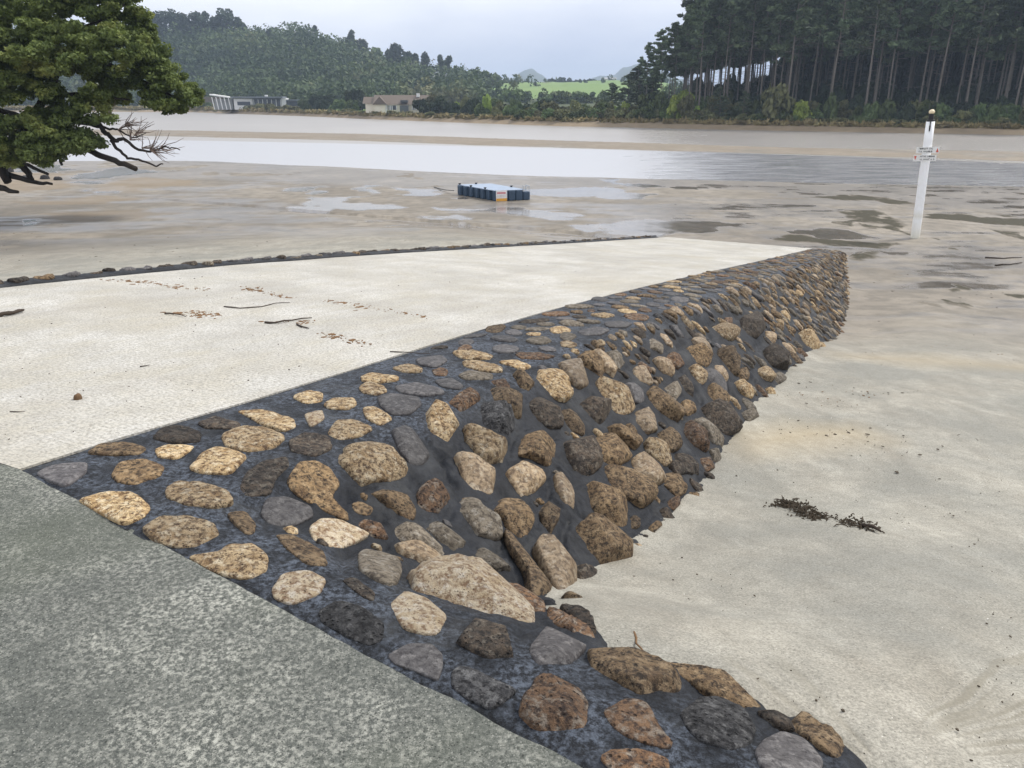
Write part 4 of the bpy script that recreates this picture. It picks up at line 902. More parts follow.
big_tree(427,50,72,13, 455, 'tall dark tree left one of the pair above the small green clearing', LM_DARK, 69, 14); big_tree(439,53,74,11, 455, 'narrower dark tree, middle of the group above the small green clearing', LM_DARK, 70, 14); big_tree(448,55,76,12, 455, 'dark tree at the right of the group above the small green clearing', LM_DARK, 71, 14)
for i_, a_ in enumerate([(470,71,92,24),(482,69,94,22),(492,74,94,18),(460,76,92,18),(476,78,98,26)]): big_tree(*a_, 430, 'rounded green tree in the clump left of the green fields', LM_BUSH, 80+i_, 20, 'trees left of the green fields')
for i_, a_ in enumerate([(512,90,104,26),(560,92,106,30),(575,92,106,26),(548,95,107,22),(590,98,108,22)]): big_tree(*a_, 300, 'soft green tree standing in front of the green fields', LM_BUSH, 90+i_, 20, 'trees in front of the green fields')
for i_, a_ in enumerate([(508,81,86,9),(516,80,86,10),(526,82,86,9),(560,77,86,13),(568,78,87,12),(576,80,87,11),(584,80,88,12),(592,79,88,12),(600,80,87,10),(498,80,86,9),(552,79,86,9)]): big_tree(*a_, 640, 'distant tree in the tree line along the top of the green fields', LM_DARK, 110+i_, 10, 'tree line above the green fields', 1.6)
# ------------------------------------------------------------------ spreading tree at the left
def left_tree():
    Y = 34.0; b = surf(6, 180, sand); root = empty('spreading_tree', b, 'large spreading dark-limbed tree with dense olive-green crown reaching over the mud at the left', 'tree'); B = np.array(b); r = random.Random(4)
    lob = [(55,38,78,42,0),(108,22,40,36,1),(0,100,62,48,-1.5),(62,84,58,32,-1),(118,66,46,32,0),(158,84,30,24,.5),(182,104,19,18,1),(189,94,13,12,1),(38,128,50,20,-2),(90,112,32,20,-1),(-30,40,80,60,1),(-60,110,70,45,0),(128,96,32,18,1),(30,2,90,40,.5),(146,50,20,24,1),(138,28,14,22,1),(15,142,60,24,-2.2),(0,152,40,16,-2.6),(30,158,28,9,-2.6),(75,146,26,12,-2),(45,150,40,10,-2.4),(70,142,30,12,-1.8),(168,98,24,20,0),(-20,70,60,40,-2.5),(20,60,50,30,-2.5),(80,50,50,25,-2),(100,-10,50,30,0)]
    C = []; R = []; mpp = Y/FPX/CP*.97
    for (cx, cy, rx, ry, dz) in lob:
        n = int(12+rx*ry*.030)
        for k in range(n):
            a = r.uniform(0, 6.28); e = r.uniform(-.5, 1.2); w = at_depth(cx, cy, Y+dz)
            d = np.array([math.cos(a)*math.cos(e), math.sin(a)*math.cos(e)*.9, math.sin(e)])*r.uniform(.62, .95)
            c = w+d*np.array([rx*mpp, rx*mpp, ry*mpp]); C.append(tuple(c-B)); s = r.uniform(.14, .44); R.append((s, s, s*.6))
    V, F = leaves(C, R, 185, .086, .5, 1.8, 4, .1); mk('crown', V, F, LM_TREE, root)
    m = MB()
    def limb(pp, r0, r1, n=7, mb=None):
        P = [Vector(at_depth(x, y, Y+dz)-B) for x, y, dz in pp]
        Q = []
        for i in range(len(P)-1):
            for k in range(4):
                f = k/4; p = P[i].lerp(P[i+1], f)+Vector((r.uniform(-1, 1), r.uniform(-1, 1), r.uniform(-1, 1)))*.04; Q.append(p)
        Q.append(P[-1]); (mb or m).tube(Q, [r0+(r1-r0)*i/(len(Q)-1) for i in range(len(Q))], n)
    limb([(-50,190,0),(-20,172,0),(5,160,-.5),(35,156,-.5),(60,150,0)], .30, .14, 9)
    limb([(-20,168,0),(10,150,-1),(25,145,-1),(30,120,-1),(45,95,-.5),(60,70,0),(55,30,0)], .24, .10, 9)
    limb([(0,165,-1),(8,182,-1.3)], .2, .16); limb([(15,160,-.5),(28,172,-1),(32,180,-1.2)], .16, .10)
    limb([(30,156,-.5),(44,166,-1),(52,160,-1),(58,152,-1),(62,165,-1.2)], .11, .05)
    limb([(35,150,-.5),(60,145,0),(85,147,-1),(100,156,-1.4),(120,163,-1.8),(136,169,-2)], .15, .10)
    limb([(60,120,0),(85,122,-.5),(100,126,-.8),(108,135,-.8),(115,141,-1),(123,138,-1),(135,148,-1),(150,152,-1),(165,147,-1),(180,150,-1)], .13, .02)
    limb([(112,140,-1),(118,150,-1.3),(128,158,-1.5),(143,161,-1.6),(155,166,-1.8),(163,164,-1.8)], .07, .025)
    limb([(90,118,0),(105,128,-.5),(118,130,-.6),(132,138,-.8),(146,133,-1)], .06, .015)
    limb([(60,70,0),(100,60,0),(140,80,.5),(180,100,1)], .14, .04); limb([(45,95,0),(90,95,-.5),(130,100,0)], .12, .03); limb([(55,40,0),(100,20,.5),(125,5,1)], .12, .04); limb([(30,120,-1),(0,110,-1.5),(-40,90,-1)], .14, .05)
    limb([(-10,168,0),(12,176,-1),(34,182,-1.6),(52,184,-2)], .16, .05); limb([(-20,178,0),(0,188,-2),(18,192,-2.5)], .2, .06); limb([(5,160,-.5),(30,166,-1.4),(48,174,-2)], .10, .05)
    m.build('trunk', BARK_D, root, True)
    tw = MB()
    for k in range(70):
        x0, y0 = r.choice([(118,130),(130,140),(142,148),(150,150),(160,148),(125,125),(135,135),(105,120)]); a = r.uniform(-1.35, .55); L = r.uniform(10, 26); dz = r.uniform(-1.6, -.2)
        p = [(x0, y0, dz)]
        for q in range(3): a += r.uniform(-.4, .4); x0 += math.cos(a)*L/3; y0 += math.sin(a)*L/3; p.append((x0, y0, dz+r.uniform(-.3, .3)*(q+1)))
        P = [Vector(at_depth(x, y, Y+d)-B) for x, y, d in p]; tw.tube(P, [.022, .016, .011, .006], 4, False)
    tw.build('bare_twigs', BARK_T, root)
left_tree()
def shore_rocks():
    for j, (px, py, s) in enumerate([(4, 168, .75), (26, 176, .4), (45, 175, .35), (58, 176, .3)]):
        c = surf(px, py+4, sand); m = 8; out = [[math.cos(2*math.pi*k/m)*s*r_, math.sin(2*math.pi*k/m)*s*.8*r_] for k, r_ in enumerate([1, .85, 1.1, .9, 1, .8, 1.05, .95])]
        V, F = stone_geo(np.array(out), c, np.array([1., 0, 0]), np.array([0, 1., 0]), np.array([0, 0, 1.]), s*.7, 20, 6, .25, 700+j); L = ['large black rounded boulder under the left tree limbs', 'dark rock under the left tree, right of the large boulder', 'small dark rock on the mud, second from the right under the tree', 'smallest dark rock, rightmost under the left tree'][j]
        o = mk('boulder', V-c, F, SM['K'], None, True); o.location = c; set_tone(o, np.full(len(F), .2)); setp(o, L, 'rock')
shore_rocks()
# ------------------------------------------------------------------ channel marker post
def marker():
    b = surf(915, 238, sand); D = b[1]; top = at_depth(930.6, 121.5, D); axis = Vector(top-b); H = axis.length
    root = empty('marker_post', b, 'white leaning timber channel marker post with lamp on top, standing in the wet mud', 'marker post')
    WH = NT('white_paint_worn'); P = WH.tc(); x = WH.n('ShaderNodeSeparateXYZ'); WH.l(P, x.inputs[0]); z = x.outputs[2]
    c = WH.mix(WH.ramp(WH.noise(P, 4, 5), [(.5, 0), (.8, .5)]), (.94, .95, .96), (.80, .80, .76)); band = WH.ramp(WH.math('DIVIDE', z, 4.), [(.0, .9), (.1, .3), (.16, .1), (.20, .55), (.26, 0)])
    c = WH.mix(WH.math('MULTIPLY', band, .55), c, (.55, .50, .28)); wm = WH.bsdf(c, .5, .4)
    m = MB(); m.tube([Vector((0, 0, 0))-axis.normalized()*.6]+[axis*(k/6) for k in range(7)], [.155, .155]+[.155-.012*k/6 for k in range(1, 7)], 14); m.build('post', wm, root, True)
    u = axis.normalized(); blk = plain('black_fitting', (.015, .015, .017), .5, .4); F_ = -Vector((top[0], top[1], 0)).normalized(); rt = u.cross(F_).normalized()
    m = MB(); m.tube([axis-u*.01, axis+u*.05, axis+u*.06, axis+u*.26], [.13, .13, .085, .075], 12); m.build('lamp_base', blk, root)
    m = MB(); m.tube([axis+u*.255, axis+u*.28, axis+u*.33, axis+u*.38, axis+u*.40], [.07, .095, .10, .07, .02], 14); lamp = m.build('lamp_lens', NT('lens_cream').bsdf((.85, .72, .48), .25, .5), root, True)
    m = MB(); p = [axis-u*.32+F_*.150, axis-u*.0+F_*.147]; m.tube([p[0], (p[0]+p[1])/2, p[1], axis+u*.02+F_*.12], [.02, .028, .028, .02], 6); m.build('dark_slot_strip', blk, root)  # raised black strip stands in for the dark shaded slot in the post
    def board(uc, side, lab, nm='sign_board'):
        cpos = axis*uc+F_*.17
        W_, H_ = .36, .105
        def quad(x0, x1, y0, y1, d, mb):
            pts = [cpos+rt*x0+u*y0+F_*d, cpos+rt*x1+u*y0+F_*d, cpos+rt*x1+u*y1+F_*d, cpos+rt*x0+u*y1+F_*d]; bk = [q-F_*.012 for q in pts]; mb.add(pts+bk, [(0, 1, 2, 3), (7, 6, 5, 4), (0, 4, 5, 1), (1, 5, 6, 2), (2, 6, 7, 3), (3, 7, 4, 0)])
        m = MB(); quad(-W_+side*.03, W_+side*.03, -H_, H_, 0, m); s = m.build(nm, plain('sign_white', (.82, .82, .80), .5), root); s['label'] = lab
        m = MB(); r = random.Random(int(uc*1000)); SB_ = plain('sign_black'+str(side), (.03, .03, .03), .5)
        for row, (y0, y1) in enumerate(((.022, .082), (-.072, -.018))):
            xx = -.25 if side > 0 else -.18
            end = .18 if side > 0 else .27
            while xx < end:
                wl = r.uniform(.022, .038); quad(xx, xx+wl*.35, y0, y1, .004, m); quad(xx+wl*.35, xx+wl, (y0+y1)/2-.008+(.02 if r.random() < .5 else -.015), (y0+y1)/2+.008+(.02 if r.random() < .5 else -.015), .004, m); xx += wl+.012
                if r.random() < .2: xx += .03
            m.build('sign_text', SB_, s); m = MB()
        m = MB(); x0 = side*.30+side*.03; pts = [(x0-.045, -.07*side), (x0+.045, -.07*side), (x0, .075*side)]
        V = [cpos+rt*a+u*b_+F_*.006 for a, b_ in pts]; V += [q-F_*.004 for q in V]; m.add(V, [(0, 1, 2), (5, 4, 3), (0, 3, 4, 1), (1, 4, 5, 2), (2, 5, 3, 0)]); m.build('sign_triangle', plain('sign_red'+str(side), (.6, .12, .08), .5), s)
    board(.765, 1, 'upper white board with black lines of text and a red triangle at its right end'); board(.700, -1, 'lower white board with black lines of text and a red triangle at its left end')
marker()
# ------------------------------------------------------------------ floating dock
def dock():
    N = gp(494, 201, -3.19); L = gp(454, 194.2, -3.19); Rr = gp(530.5, 199.6, -3.19)
    ex = (Rr-N)[:2]; lx = np.linalg.norm(ex); ex = ex/lx; ey = np.array([-ex[1], ex[0]]); 
    if (L-N)[:2]@ey < 0: ey = -ey
    ly = abs((L-N)[:2]@ey); lo = (L-N)[:2]@ex
    root = empty('floating_dock', (N[0], N[1], -3.2), 'low blue-grey modular floating dock with painted pale sky sheen on its deck, lying on the mud', 'floating dock')
    root.rotation_euler = (0, 0, math.atan2(ex[1], ex[0])); sgn = 1 if ex[0]*ey[1]-ex[1]*ey[0] > 0 else -1
    cube = plain('dock_plastic', (.045, .08, .13), .45, .5, .3, 3); deck = plain('dock_deck_sky_sheen', (.27, .34, .44), .4, .5, .12, 2); blk = plain('dock_black', (.02, .022, .026), .5)  # deck colour is lighter to paint the sky reflected on the wet tops
    sh = lo/ly; nx, ny = 5, 7; dx, dy = lx/nx, ly/ny; h = .48
    def cubebox(mb, x0, x1, y0, y1, z0, z1, c=.05):
        n = 8; xm = [(x0+c, y0), (x1-c, y0), (x1, y0+c), (x1, y1-c), (x1-c, y1), (x0+c, y1), (x0, y1-c), (x0, y0+c)]; V = []
        for zz, k in ((z0, .02), (z0+.04, 0), (z1-.04, 0), (z1, .02)):
            cx, cy = (x0+x1)/2, (y0+y1)/2; V += [((cx+(a-cx)*(1-k*3)), (cy+(b-cy)*(1-k*3)), zz) for a, b in xm]
        F = [tuple(range(n))[::-1], tuple(3*n+k for k in range(n))]+[(r*n+k, r*n+(k+1) % n, (r+1)*n+(k+1) % n, (r+1)*n+k) for r in range(3) for k in range(n)]
        mb.add(V, F)
    for i in range(nx):
        for j in range(ny):
            off = sh*j*dy
            m = MB(); x0 = i*dx+.012+off; y0 = (j*dy+.012)
            hh = h-.08 if i == nx-1 and j == 0 else h
            cubebox(m, x0, x0+dx-.024, y0, y0+dy-.024, 0, hh); 
            for q in (.33, .66): m.box(x0+dx*q-.02, x0+dx*q+.02, y0-.012, y0, .05, hh-.06)
            if i == 0:
                for q in (.33, .66): m.box(x0-.012, x0, y0+dy*q-.02, y0+dy*q+.02, .05, hh-.06)
            m.build('float_block', cube, root)
    m = MB(); o1 = sh*(ly-dy); zz0, zz1 = h+.004, h+.03
    q = [(.04, .04), (lx*.88, .04), (lx*.98+o1, ly-.04), (.04+o1, ly-.04)]; m.add([(a, b_, z) for z in (zz0, zz1) for a, b_ in q], [(3, 2, 1, 0), (4, 5, 6, 7), (0, 1, 5, 4), (1, 2, 6, 5), (2, 3, 7, 6), (3, 0, 4, 7)]); m.build('deck_sheen_panel', deck, root)  # added top sheet carrying the painted sky sheen
    m = MB()
    for (a, b_) in ((lx*.80, .05), (lx-.06, .05), (lx-.06, .55)): m.tube([(a, b_, h-.06), (a, b_, h+.22)], .025, 6)
    m.tube([(lx*.80, .05, h+.2), (lx-.06, .05, h+.2), (lx-.06, .55, h+.2)], .02, 6); m.build('handrail', plain('galvanised', (.5, .53, .55), .4), root)
    for (a, b_) in ((.12+sh*ly*.25, ly*.25+.1), (.12+sh*ly*.6, ly*.6+.1), (.12+sh*ly*.85, ly-.1), (lx*.7, ly*.4), (lx*.5+sh*ly*.8, ly-.1)):
        m = MB(); m.tube([(a, b_, h), (a, b_, h+.07)], .05, 8); m.tube([(a, b_, h+.07), (a, b_, h+.1)], .075, 8); m.build('bollard', blk, root)
    m = MB(); m.box(.10, .66, -.05, -.02, -.0, h+.03); s = m.build('notice_panel', plain('notice_white', (.82, .80, .78), .5), root); s['label'] = 'white notice panel with red lettering line and orange lower band'
    m = MB(); m.box(.102, .658, -.054, -.050, .0, .13); m.build('notice_band', plain('notice_orange', (.75, .38, .06), .5), s)
    m = MB(); r = random.Random(2)
    x = .15
    while x < .6: m.box(x, x+.035, -.056, -.051, h-.13, h-.05); x += .05
    m.build('notice_text', plain('notice_red', (.62, .12, .16), .5), s)
    m = MB(); x = .17
    while x < .58: m.box(x, x+.012, -.056, -.051, .18, .30); x += .05+r.random()*.02
    m.build('notice_text', plain('notice_grey', (.35, .3, .3), .5), s)
    a = L; e = gp(434, 187, -3.2); z = surf(434, 187, sand)[2]
    pts = []
    for k in range(9):
        f = k/8; p = a+(e-a)*f; pts.append((p[0], p[1], -3.0+(z+.03+3.0)*f-.05*math.sin(math.pi*f)))
    m = MB(); m.tube(pts, .022, 6); o = m.build('mooring_rope', blk, None); setp(o, 'dark mooring rope running from the left end of the floating dock over the mud', 'rope')
dock()
# ------------------------------------------------------------------ houses
WALLW = plain('house_white', (.72, .72, .70), .7); WALLC = plain('house_cream', (.78, .73, .60), .8); GLASS = NT('house_glass').bsdf((.05, .06, .075), .1, .6); ROOFD = plain('roof_dark', (.16, .18, .20), .6); ROOFB = plain('roof_brown', (.135, .11, .09), .8); DKW = plain('house_charcoal', (.10, .11, .12), .7); TRIM = plain('white_trim', (.78, .78, .76), .6); WOOD = plain('timber_fence', (.16, .13, .11), .9)
def house_frame(px, py, D, name, lab, cat='house'):
    az = az_px(px, py); D = float(bankD(az))+14 if 200 < px < 430 and py > 105 else D; y = D*math.cos(az); b = at_depth(px, py, y); g = zland(b[0], b[1]); root = empty(name, (b[0], b[1], g-.1), lab, cat, None, -az*.4); m = y/FPX*1.03; return root, m, b[2]-(g-.1)
def boxp(root, nm, mat, x0, x1, y0, y1, z0, z1, parent=None):
    m = MB(); m.box(x0, x1, y0, y1, z0, z1); return m.build(nm, mat, parent or root)
def house_a():
    root, m, b = house_frame(256, 109, 285, 'modern_house', 'long low modern white and charcoal house with flat dark roof behind the far left shore'); X = lambda p: (p-256)*m; Zz = lambda y: b+(109-y)*m
    w = boxp(root, 'wall', WALLW, X(237), X(253.5), 0, 7, 0, Zz(100.2)); boxp(root, 'window', GLASS, X(240), X(251.5), -.06, -.003, Zz(105.8), Zz(102.6), w)
    w = boxp(root, 'wall', DKW, X(253.6), X(279), .6, 8, 0, Zz(99.6))
    for k in range(6): boxp(root, 'window', GLASS, X(255+k*4), X(258.2+k*4), .52, .597, .3, Zz(101), w); 
    for k in range(7): boxp(root, 'pillar', TRIM, X(254.2+k*4), X(254.7+k*4), .3, .5, 0, Zz(100.8))
    boxp(root, 'roof', ROOFD, X(235), X(281), -1.2, 9, Zz(99.55), Zz(98.2)); boxp(root, 'chimney', TRIM, X(263), X(265.5), 4, 5, Zz(98.2), Zz(96.8))
    w = boxp(root, 'wall', DKW, X(281.5), X(297), 1, 7, 0, Zz(102)); boxp(root, 'window', GLASS, X(286), X(295), .93, .997, Zz(106.3), Zz(102.8), w); boxp(root, 'low_wall', TRIM, X(285), X(296), .7, .9, 0, Zz(106.6)); boxp(root, 'roof', ROOFD, X(283.5), X(298.5), 0, 8, Zz(101.9), Zz(100.8))
    boxp(root, 'wall', WALLW, X(279.2), X(283.3), .2, 7, 0, Zz(99.7))
    mb = MB()
    for k in range(5):
        x = X(219+k*3.6); mb.add([(x, 0, 0), (x+.25, 0, 0), (x+.25, .25, 0), (x, .25, 0), (x-.5, 0, Zz(98.8)), (x-.25, 0, Zz(98.8)), (x-.25, .25, Zz(98.8)), (x-.5, .25, Zz(98.8))], [(0, 3, 2, 1), (4, 5, 6, 7), (0, 1, 5, 4), (1, 2, 6, 5), (2, 3, 7, 6), (3, 0, 4, 7)])
    mb.build('pergola_posts', TRIM, root); mb = MB(); z = Zz(98.8); mb.add([(X(216.5), -.3, z+.6), (X(236), -.3, z-.4), (X(236), 5, z-.4), (X(216.5), 5, z+.6), (X(216.5), -.3, z+1), (X(236), -.3, z), (X(236), 5, z), (X(216.5), 5, z+1)], [(0, 3, 2, 1), (4, 5, 6, 7), (0, 1, 5, 4), (1, 2, 6, 5), (2, 3, 7, 6), (3, 0, 4, 7)]); mb.build('pergola_roof', TRIM, root); boxp(root, 'wall', plain('screen_grey', (.30, .31, .31), .7), X(219), X(235), 1.5, 6, 0, Zz(100.5))
    fr, m2, b2 = house_frame(210, 109, 285, 'timber_fence', 'weathered brown timber fence left of the long white house', 'fence'); mb = MB()
    for k in range(24): mb.box(-5+k*.42, -5+k*.42+.38, 0, .06, 0, b2+(109-98.5)*m2+.1*math.sin(k*3.)); 
    mb.build('board_panel', WOOD, fr); mb = MB()
    for k in range(5): mb.box(-5+k*2.4, -5+k*2.4+.15, .065, .2, 0, b2+(109-99)*m2)
    mb.build('post', WOOD, fr)
house_a()
def gable(mb, x0, x1, y0, y1, z0, z1, along='x', ov=.4):
    if along == 'x':
        ym = (y0+y1)/2; V = [(x0-ov, y0-ov, z0), (x1+ov, y0-ov, z0), (x1+ov, y1+ov, z0), (x0-ov, y1+ov, z0), (x0-ov, ym, z1), (x1+ov, ym, z1)]; mb.add(V, [(0, 1, 5, 4), (2, 3, 4, 5), (0, 4, 3), (1, 2, 5), (0, 3, 2, 1)])
    else:
        xm = (x0+x1)/2; V = [(x0-ov, y0-ov, z0), (x1+ov, y0-ov, z0), (x1+ov, y1+ov, z0), (x0-ov, y1+ov, z0), (xm, y0-ov, z1), (xm, y1+ov, z1)]; mb.add(V, [(1, 2, 5, 4), (3, 0, 4, 5), (0, 1, 4), (2, 3, 5), (0, 3, 2, 1)])
def house_b():
    root, m, b = house_frame(400, 111, 272, 'farmhouse', 'cream house with long brown pitched roof and white chimney beyond a lawn'); X = lambda p: (p-400)*m; Zz = lambda y: b+(111-y)*m
    w = boxp(root, 'wall', WALLC, X(377), X(429), 0, 9, 0, Zz(105.5)); g = MB(); gable(g, X(377), X(430), 0, 9, Zz(105.5), Zz(97.2)); rf = g.build('roof', ROOFB, root); boxp(root, 'chimney', TRIM, X(414.8), X(417.8), 3, 4, Zz(99), Zz(95.6), rf)
    g = MB(); x0, x1 = X(368), X(377.2); g.box(x0, x1, 2, 8, 0, Zz(104.5)); g.build('wall', WALLC, root); g = MB(); gable(g, X(367), X(377), 2, 8, Zz(104.6), Zz(98.8)); g.build('roof', ROOFB, root)
    gb = MB(); xa, xb = X(377.3), X(387); xm = (xa+xb)/2; za, zb_ = Zz(105.4), Zz(99.2); gb.add([(xa, -.5, 0), (xb, -.5, 0), (xb, -.5, za), (xm, -.5, zb_), (xa, -.5, za), (xa, -.02, 0), (xb, -.02, 0), (xb, -.02, za), (xm, -.02, zb_), (xa, -.02, za)], [(0, 1, 2, 3, 4), (9, 8, 7, 6, 5), (0, 5, 6, 1), (1, 6, 7, 2), (0, 4, 9, 5)]); gb.build('gable_wall', WALLC, root)
    gb = MB(); gable(gb, xa, xb, -.5, 4.5, za, zb_+.15, 'y', .45); gb.build('roof', ROOFB, root)
    for (a, c) in ((389, 391.5), (389, 397), (411.5, 414.5), (422, 426)): 
        q = boxp(root, 'window', GLASS, X(a), X(c), -.08, -.003, Zz(110), Zz(106.2), w)
        for k in range(3): boxp(root, 'frame', TRIM, X(a)+(X(c)-X(a))*k/2-.1, X(a)+(X(c)-X(a))*k/2+.1, -.14, -.083, Zz(110), Zz(106.2), q)
    boxp(root, 'porch', DKW, X(400.5), X(408), -2, -.01, 0, Zz(106.2)); boxp(root, 'dormer', DKW, X(401), X(407.5), -.6, 3, Zz(103.6), Zz(101.6)); boxp(root, 'pillar', TRIM, X(387.2), X(388.2), -.5, -.15, 0, Zz(105.7)); boxp(root, 'pillar', TRIM, X(429.3), X(430.3), -.5, -.15, 0, Zz(105.7))
house_b()
def small_house(px, py, D, wpx, hpx, lab, wall=WALLW, roof=ROOFD):
    root, m, b = house_frame(px, py, D, 'small_house', lab); root.location.z += b-.1; w = wpx*m; h = hpx*m; W_ = boxp(root, 'wall', wall, -w/2, w/2, 0, w*.5, -2.5, h*.62)
    g = MB(); gable(g, -w/2, w/2, 0, w*.5, h*.62, h, 'x', .3); g.build('roof', roof, root)
    for k in range(3): boxp(root, 'window', GLASS, -w/2+w*(.12+.3*k), -w/2+w*(.12+.3*k)+w*.17, -.07, -.003, h*.15, h*.5, W_)
small_house(304, 36, 500, 16, 4.5, 'small grey roofed house on the hill skyline left of a round dark tree', DKW, plain('roof_grey', (.22, .23, .24), .7)); small_house(435, 75, 415, 8, 3, 'small white house in the clearing on the hill shoulder'); small_house(445, 76.5, 412, 3, 3.2, 'tiny white hut right of the clearing on the hill shoulder')
small_house(547, 87, 560, 8, 4, 'white house half hidden in trees in the green fields', WALLW, ROOFB); small_house(609, 82, 640, 13, 4, 'wide white house on the top right of the green fields', WALLW, plain('roof_pale', (.35, .35, .36), .7)); small_house(537, 108, 235, 4, 4, 'little pale hut among the shore bushes left of centre', WALLC, ROOFB)
# ------------------------------------------------------------------ litter, weed, sticks
TW = plain('stick_bark', (.055, .042, .033), .85, .2, .4, 20); TWO = plain('twig_orange', (.17, .10, .05), .85, .2, .4, 20); KELP = plain('weed_dark', (.06, .045, .028), .7, .3, .5, 40)
def rampF(t, v, d): return Z(t)+.006
def stick(px, rad, lab, F=rampF, mat=TW, cat='stick', name='driftwood_stick'):
    rad = rad*.75; P = [surf(x, y, F)+np.array([0, 0, rad*.8+.004*(i % 2)]) for i, (x, y) in enumerate(px)]; Q = [P[0]]
    for a, b in zip(P, P[1:]): Q += [a+(b-a)*.5+RS.normal(size=3)*rad*.5, b]
    c = np.array(Q[0]); m = MB(); m.tube([q-c for q in Q], [rad*(1-.55*i/(len(Q)-1))*(1+.2*(i % 2)) for i in range(len(Q))], 7); o = m.build(name, mat, None, True); o.location = c; setp(o, lab, cat)
stick([(-12, 318), (4, 316), (14, 314.5), (22, 312.5), (24, 311.5)], .028, 'thick dark stick lying at the left edge of the pale ramp')
stick([(165, 314), (175, 315), (186, 317)], .010, 'short thin dark twig at the left end of the leaf litter on the ramp', cat='twig', name='twig')
stick([(224, 307), (240, 309), (262, 307), (275, 304), (290, 303)], .008, 'long thin curved twig above the leaf litter on the ramp', cat='twig', name='twig')
stick([(265, 323), (275, 324), (292, 321), (312, 319)], .013, 'dark forked-looking twig in the middle of the pale ramp', cat='twig', name='twig'); stick([(297, 325), (303, 328), (309, 329)], .012, 'stubby dark twig just below the forked-looking twig on the ramp', cat='twig', name='twig')
stick([(390, 352), (405, 353), (430, 354)], .006, 'very thin twig on the ramp close to the stone wall edge', cat='twig', name='twig'); stick([(10, 412), (25, 412.5)], .004, 'tiny thin twig near the lower left of the ramp', cat='twig', name='twig'); stick([(140, 367), (150, 366)], .006, 'short dark twig on the lower part of the pale ramp', cat='twig', name='twig')
stick([(862, 527), (880, 533)], .02, 'thin dark driftwood piece right of the weed clump on the sand', sand); stick([(995, 266), (1010, 265), (1022, 263)], .03, 'dark driftwood on the mud near the right edge', sand); stick([(985, 258), (1003, 259), (1022, 258)], .03, 'long low dark driftwood with lumpy end at the right edge', sand)
stick([(957, 436), (968, 433), (978, 441)], .008, 'bent thin twig on the sand at right', sand, cat='twig', name='twig'); stick([(634, 633), (636, 645), (646, 656)], .006, 'orange brown twig on the pale sand beside the wall corner', sand, TWO, 'twig', 'twig')
def cone():
    c = surf(78, 399, rampF); out = [[math.cos(k*.785)*.022, math.sin(k*.785)*.03] for k in range(8)]; V, F = stone_geo(np.array(out), np.zeros(3), np.array([1., 0, 0]), np.array([0, 1., 0]), np.array([0, 0, 1.]), .035, 16, 5, .25, 55); o = mk('pine_cone', V, F, plain('cone_brown', (.13, .08, .045), .9), None, True); o.location = c; setp(o, 'small brown cone lying alone on the lower left of the pale ramp', 'cone')
cone()
def flakes(name, lab, pts, F, size, mat, cat, seed, h=.004):
    r = np.random.RandomState(seed); V = []; Fc = []
    for (px, py) in pts:
        c = surf(px, py, F); s = size*(.3+1.6*r.rand()**3)*min(1.6, .28+c[1]/11); a = r.uniform(0, 6.28); n = 5; b = len(V)
        ang = [6.28*k/n+r.uniform(-.3, .3) for k in range(n)]; ca, sa = math.cos(a), math.sin(a); el = r.uniform(.2, .8); zt = h*.4+s*.08
        ring = [np.array([math.cos(q)*s*ca-math.sin(q)*s*el*sa, math.cos(q)*s*sa+math.sin(q)*s*el*ca, 0]) for q in ang]
        V += [c+q+np.array([0, 0, -.002]) for q in ring]+[c+q*.8+np.array([0, 0, zt*r.uniform(.6, 1.3)]) for q in ring]
        Fc += [tuple(b+n+k for k in range(n))]+[(b+k, b+(k+1) % n, b+n+(k+1) % n, b+n+k) for k in range(n)]
    o = mk(name, V, Fc, mat); setp(o, lab, cat, None, 'stuff')
def linepts(L, seed):
    r = np.random.RandomState(seed); P = []
    for (x0, y0, x1, y1, n, sp_) in L:
        for _ in range(n): f = r.rand(); f = round(f*7)/7+r.normal()*.05; P.append((x0+(x1-x0)*f+r.normal()*sp_*3, y0+(y1-y0)*f+r.normal()*sp_*.9))
    return P
LL = [(138,282,205,290,60,1.2),(243,287,285,297,60,1),(327,301,372,308,60,1.2),(372,308,425,317,26,1),(165,313,217,316,50,1.3),(190,312,220,314,30,1),(325,334,345,338,26,1.5),(350,340,372,345,20,1.2),(100,279,150,284,26,1.5),(262,321,310,322,26,1.2)]
flakes('leaf_litter', 'orange brown dead leaves and bark scattered in lines across the pale ramp', linepts(LL, 1), rampF, .024, TWO, 'leaf litter', 1)
r_ = np.random.RandomState(22); P_ = [(r_.uniform(0, 640), r_.uniform(262, 440)) for _ in range(420)]; P_ = [p for p in P_ if p[1] > 284-p[0]*.06 and p[1] < 458-p[0]*.30]
flakes('leaf_litter', 'dark specks of bark and grit thinly scattered over the pale ramp', P_, rampF, .006, TW, 'leaf litter', 2)
def sandpts(n, seed, box, cond=None):
    r = np.random.RandomState(seed); P = []
    while len(P) < n:
        x = r.uniform(box[0], box[2]); y = box[1]+(box[3]-box[1])*r.rand()
        # keep clear of the wall
        edge = np.interp(y, [255, 300, 345, 395, 470, 545, 575, 600, 640, 672, 712, 768], [850, 852, 842, 768, 706, 645, 620, 585, 605, 690, 782, 885])
        if x < edge+4: continue
        if vn(np.array(x*.012), np.array(y*.05), seed) < r.rand()*.9: continue
        P.append((x, y))
    return P
flakes('beach_debris', 'dark bits of bark and weed scattered over the right hand sand', sandpts(460, 5, (560, 250, 1023, 766)), sand, .0085, KELP, 'debris', 5)
flakes('shell_fragments', 'tiny white shell fragments scattered over the right hand sand', sandpts(150, 6, (560, 330, 1023, 766)), sand, .005, plain('shell_white', (.75, .72, .66), .5), 'shells', 6)
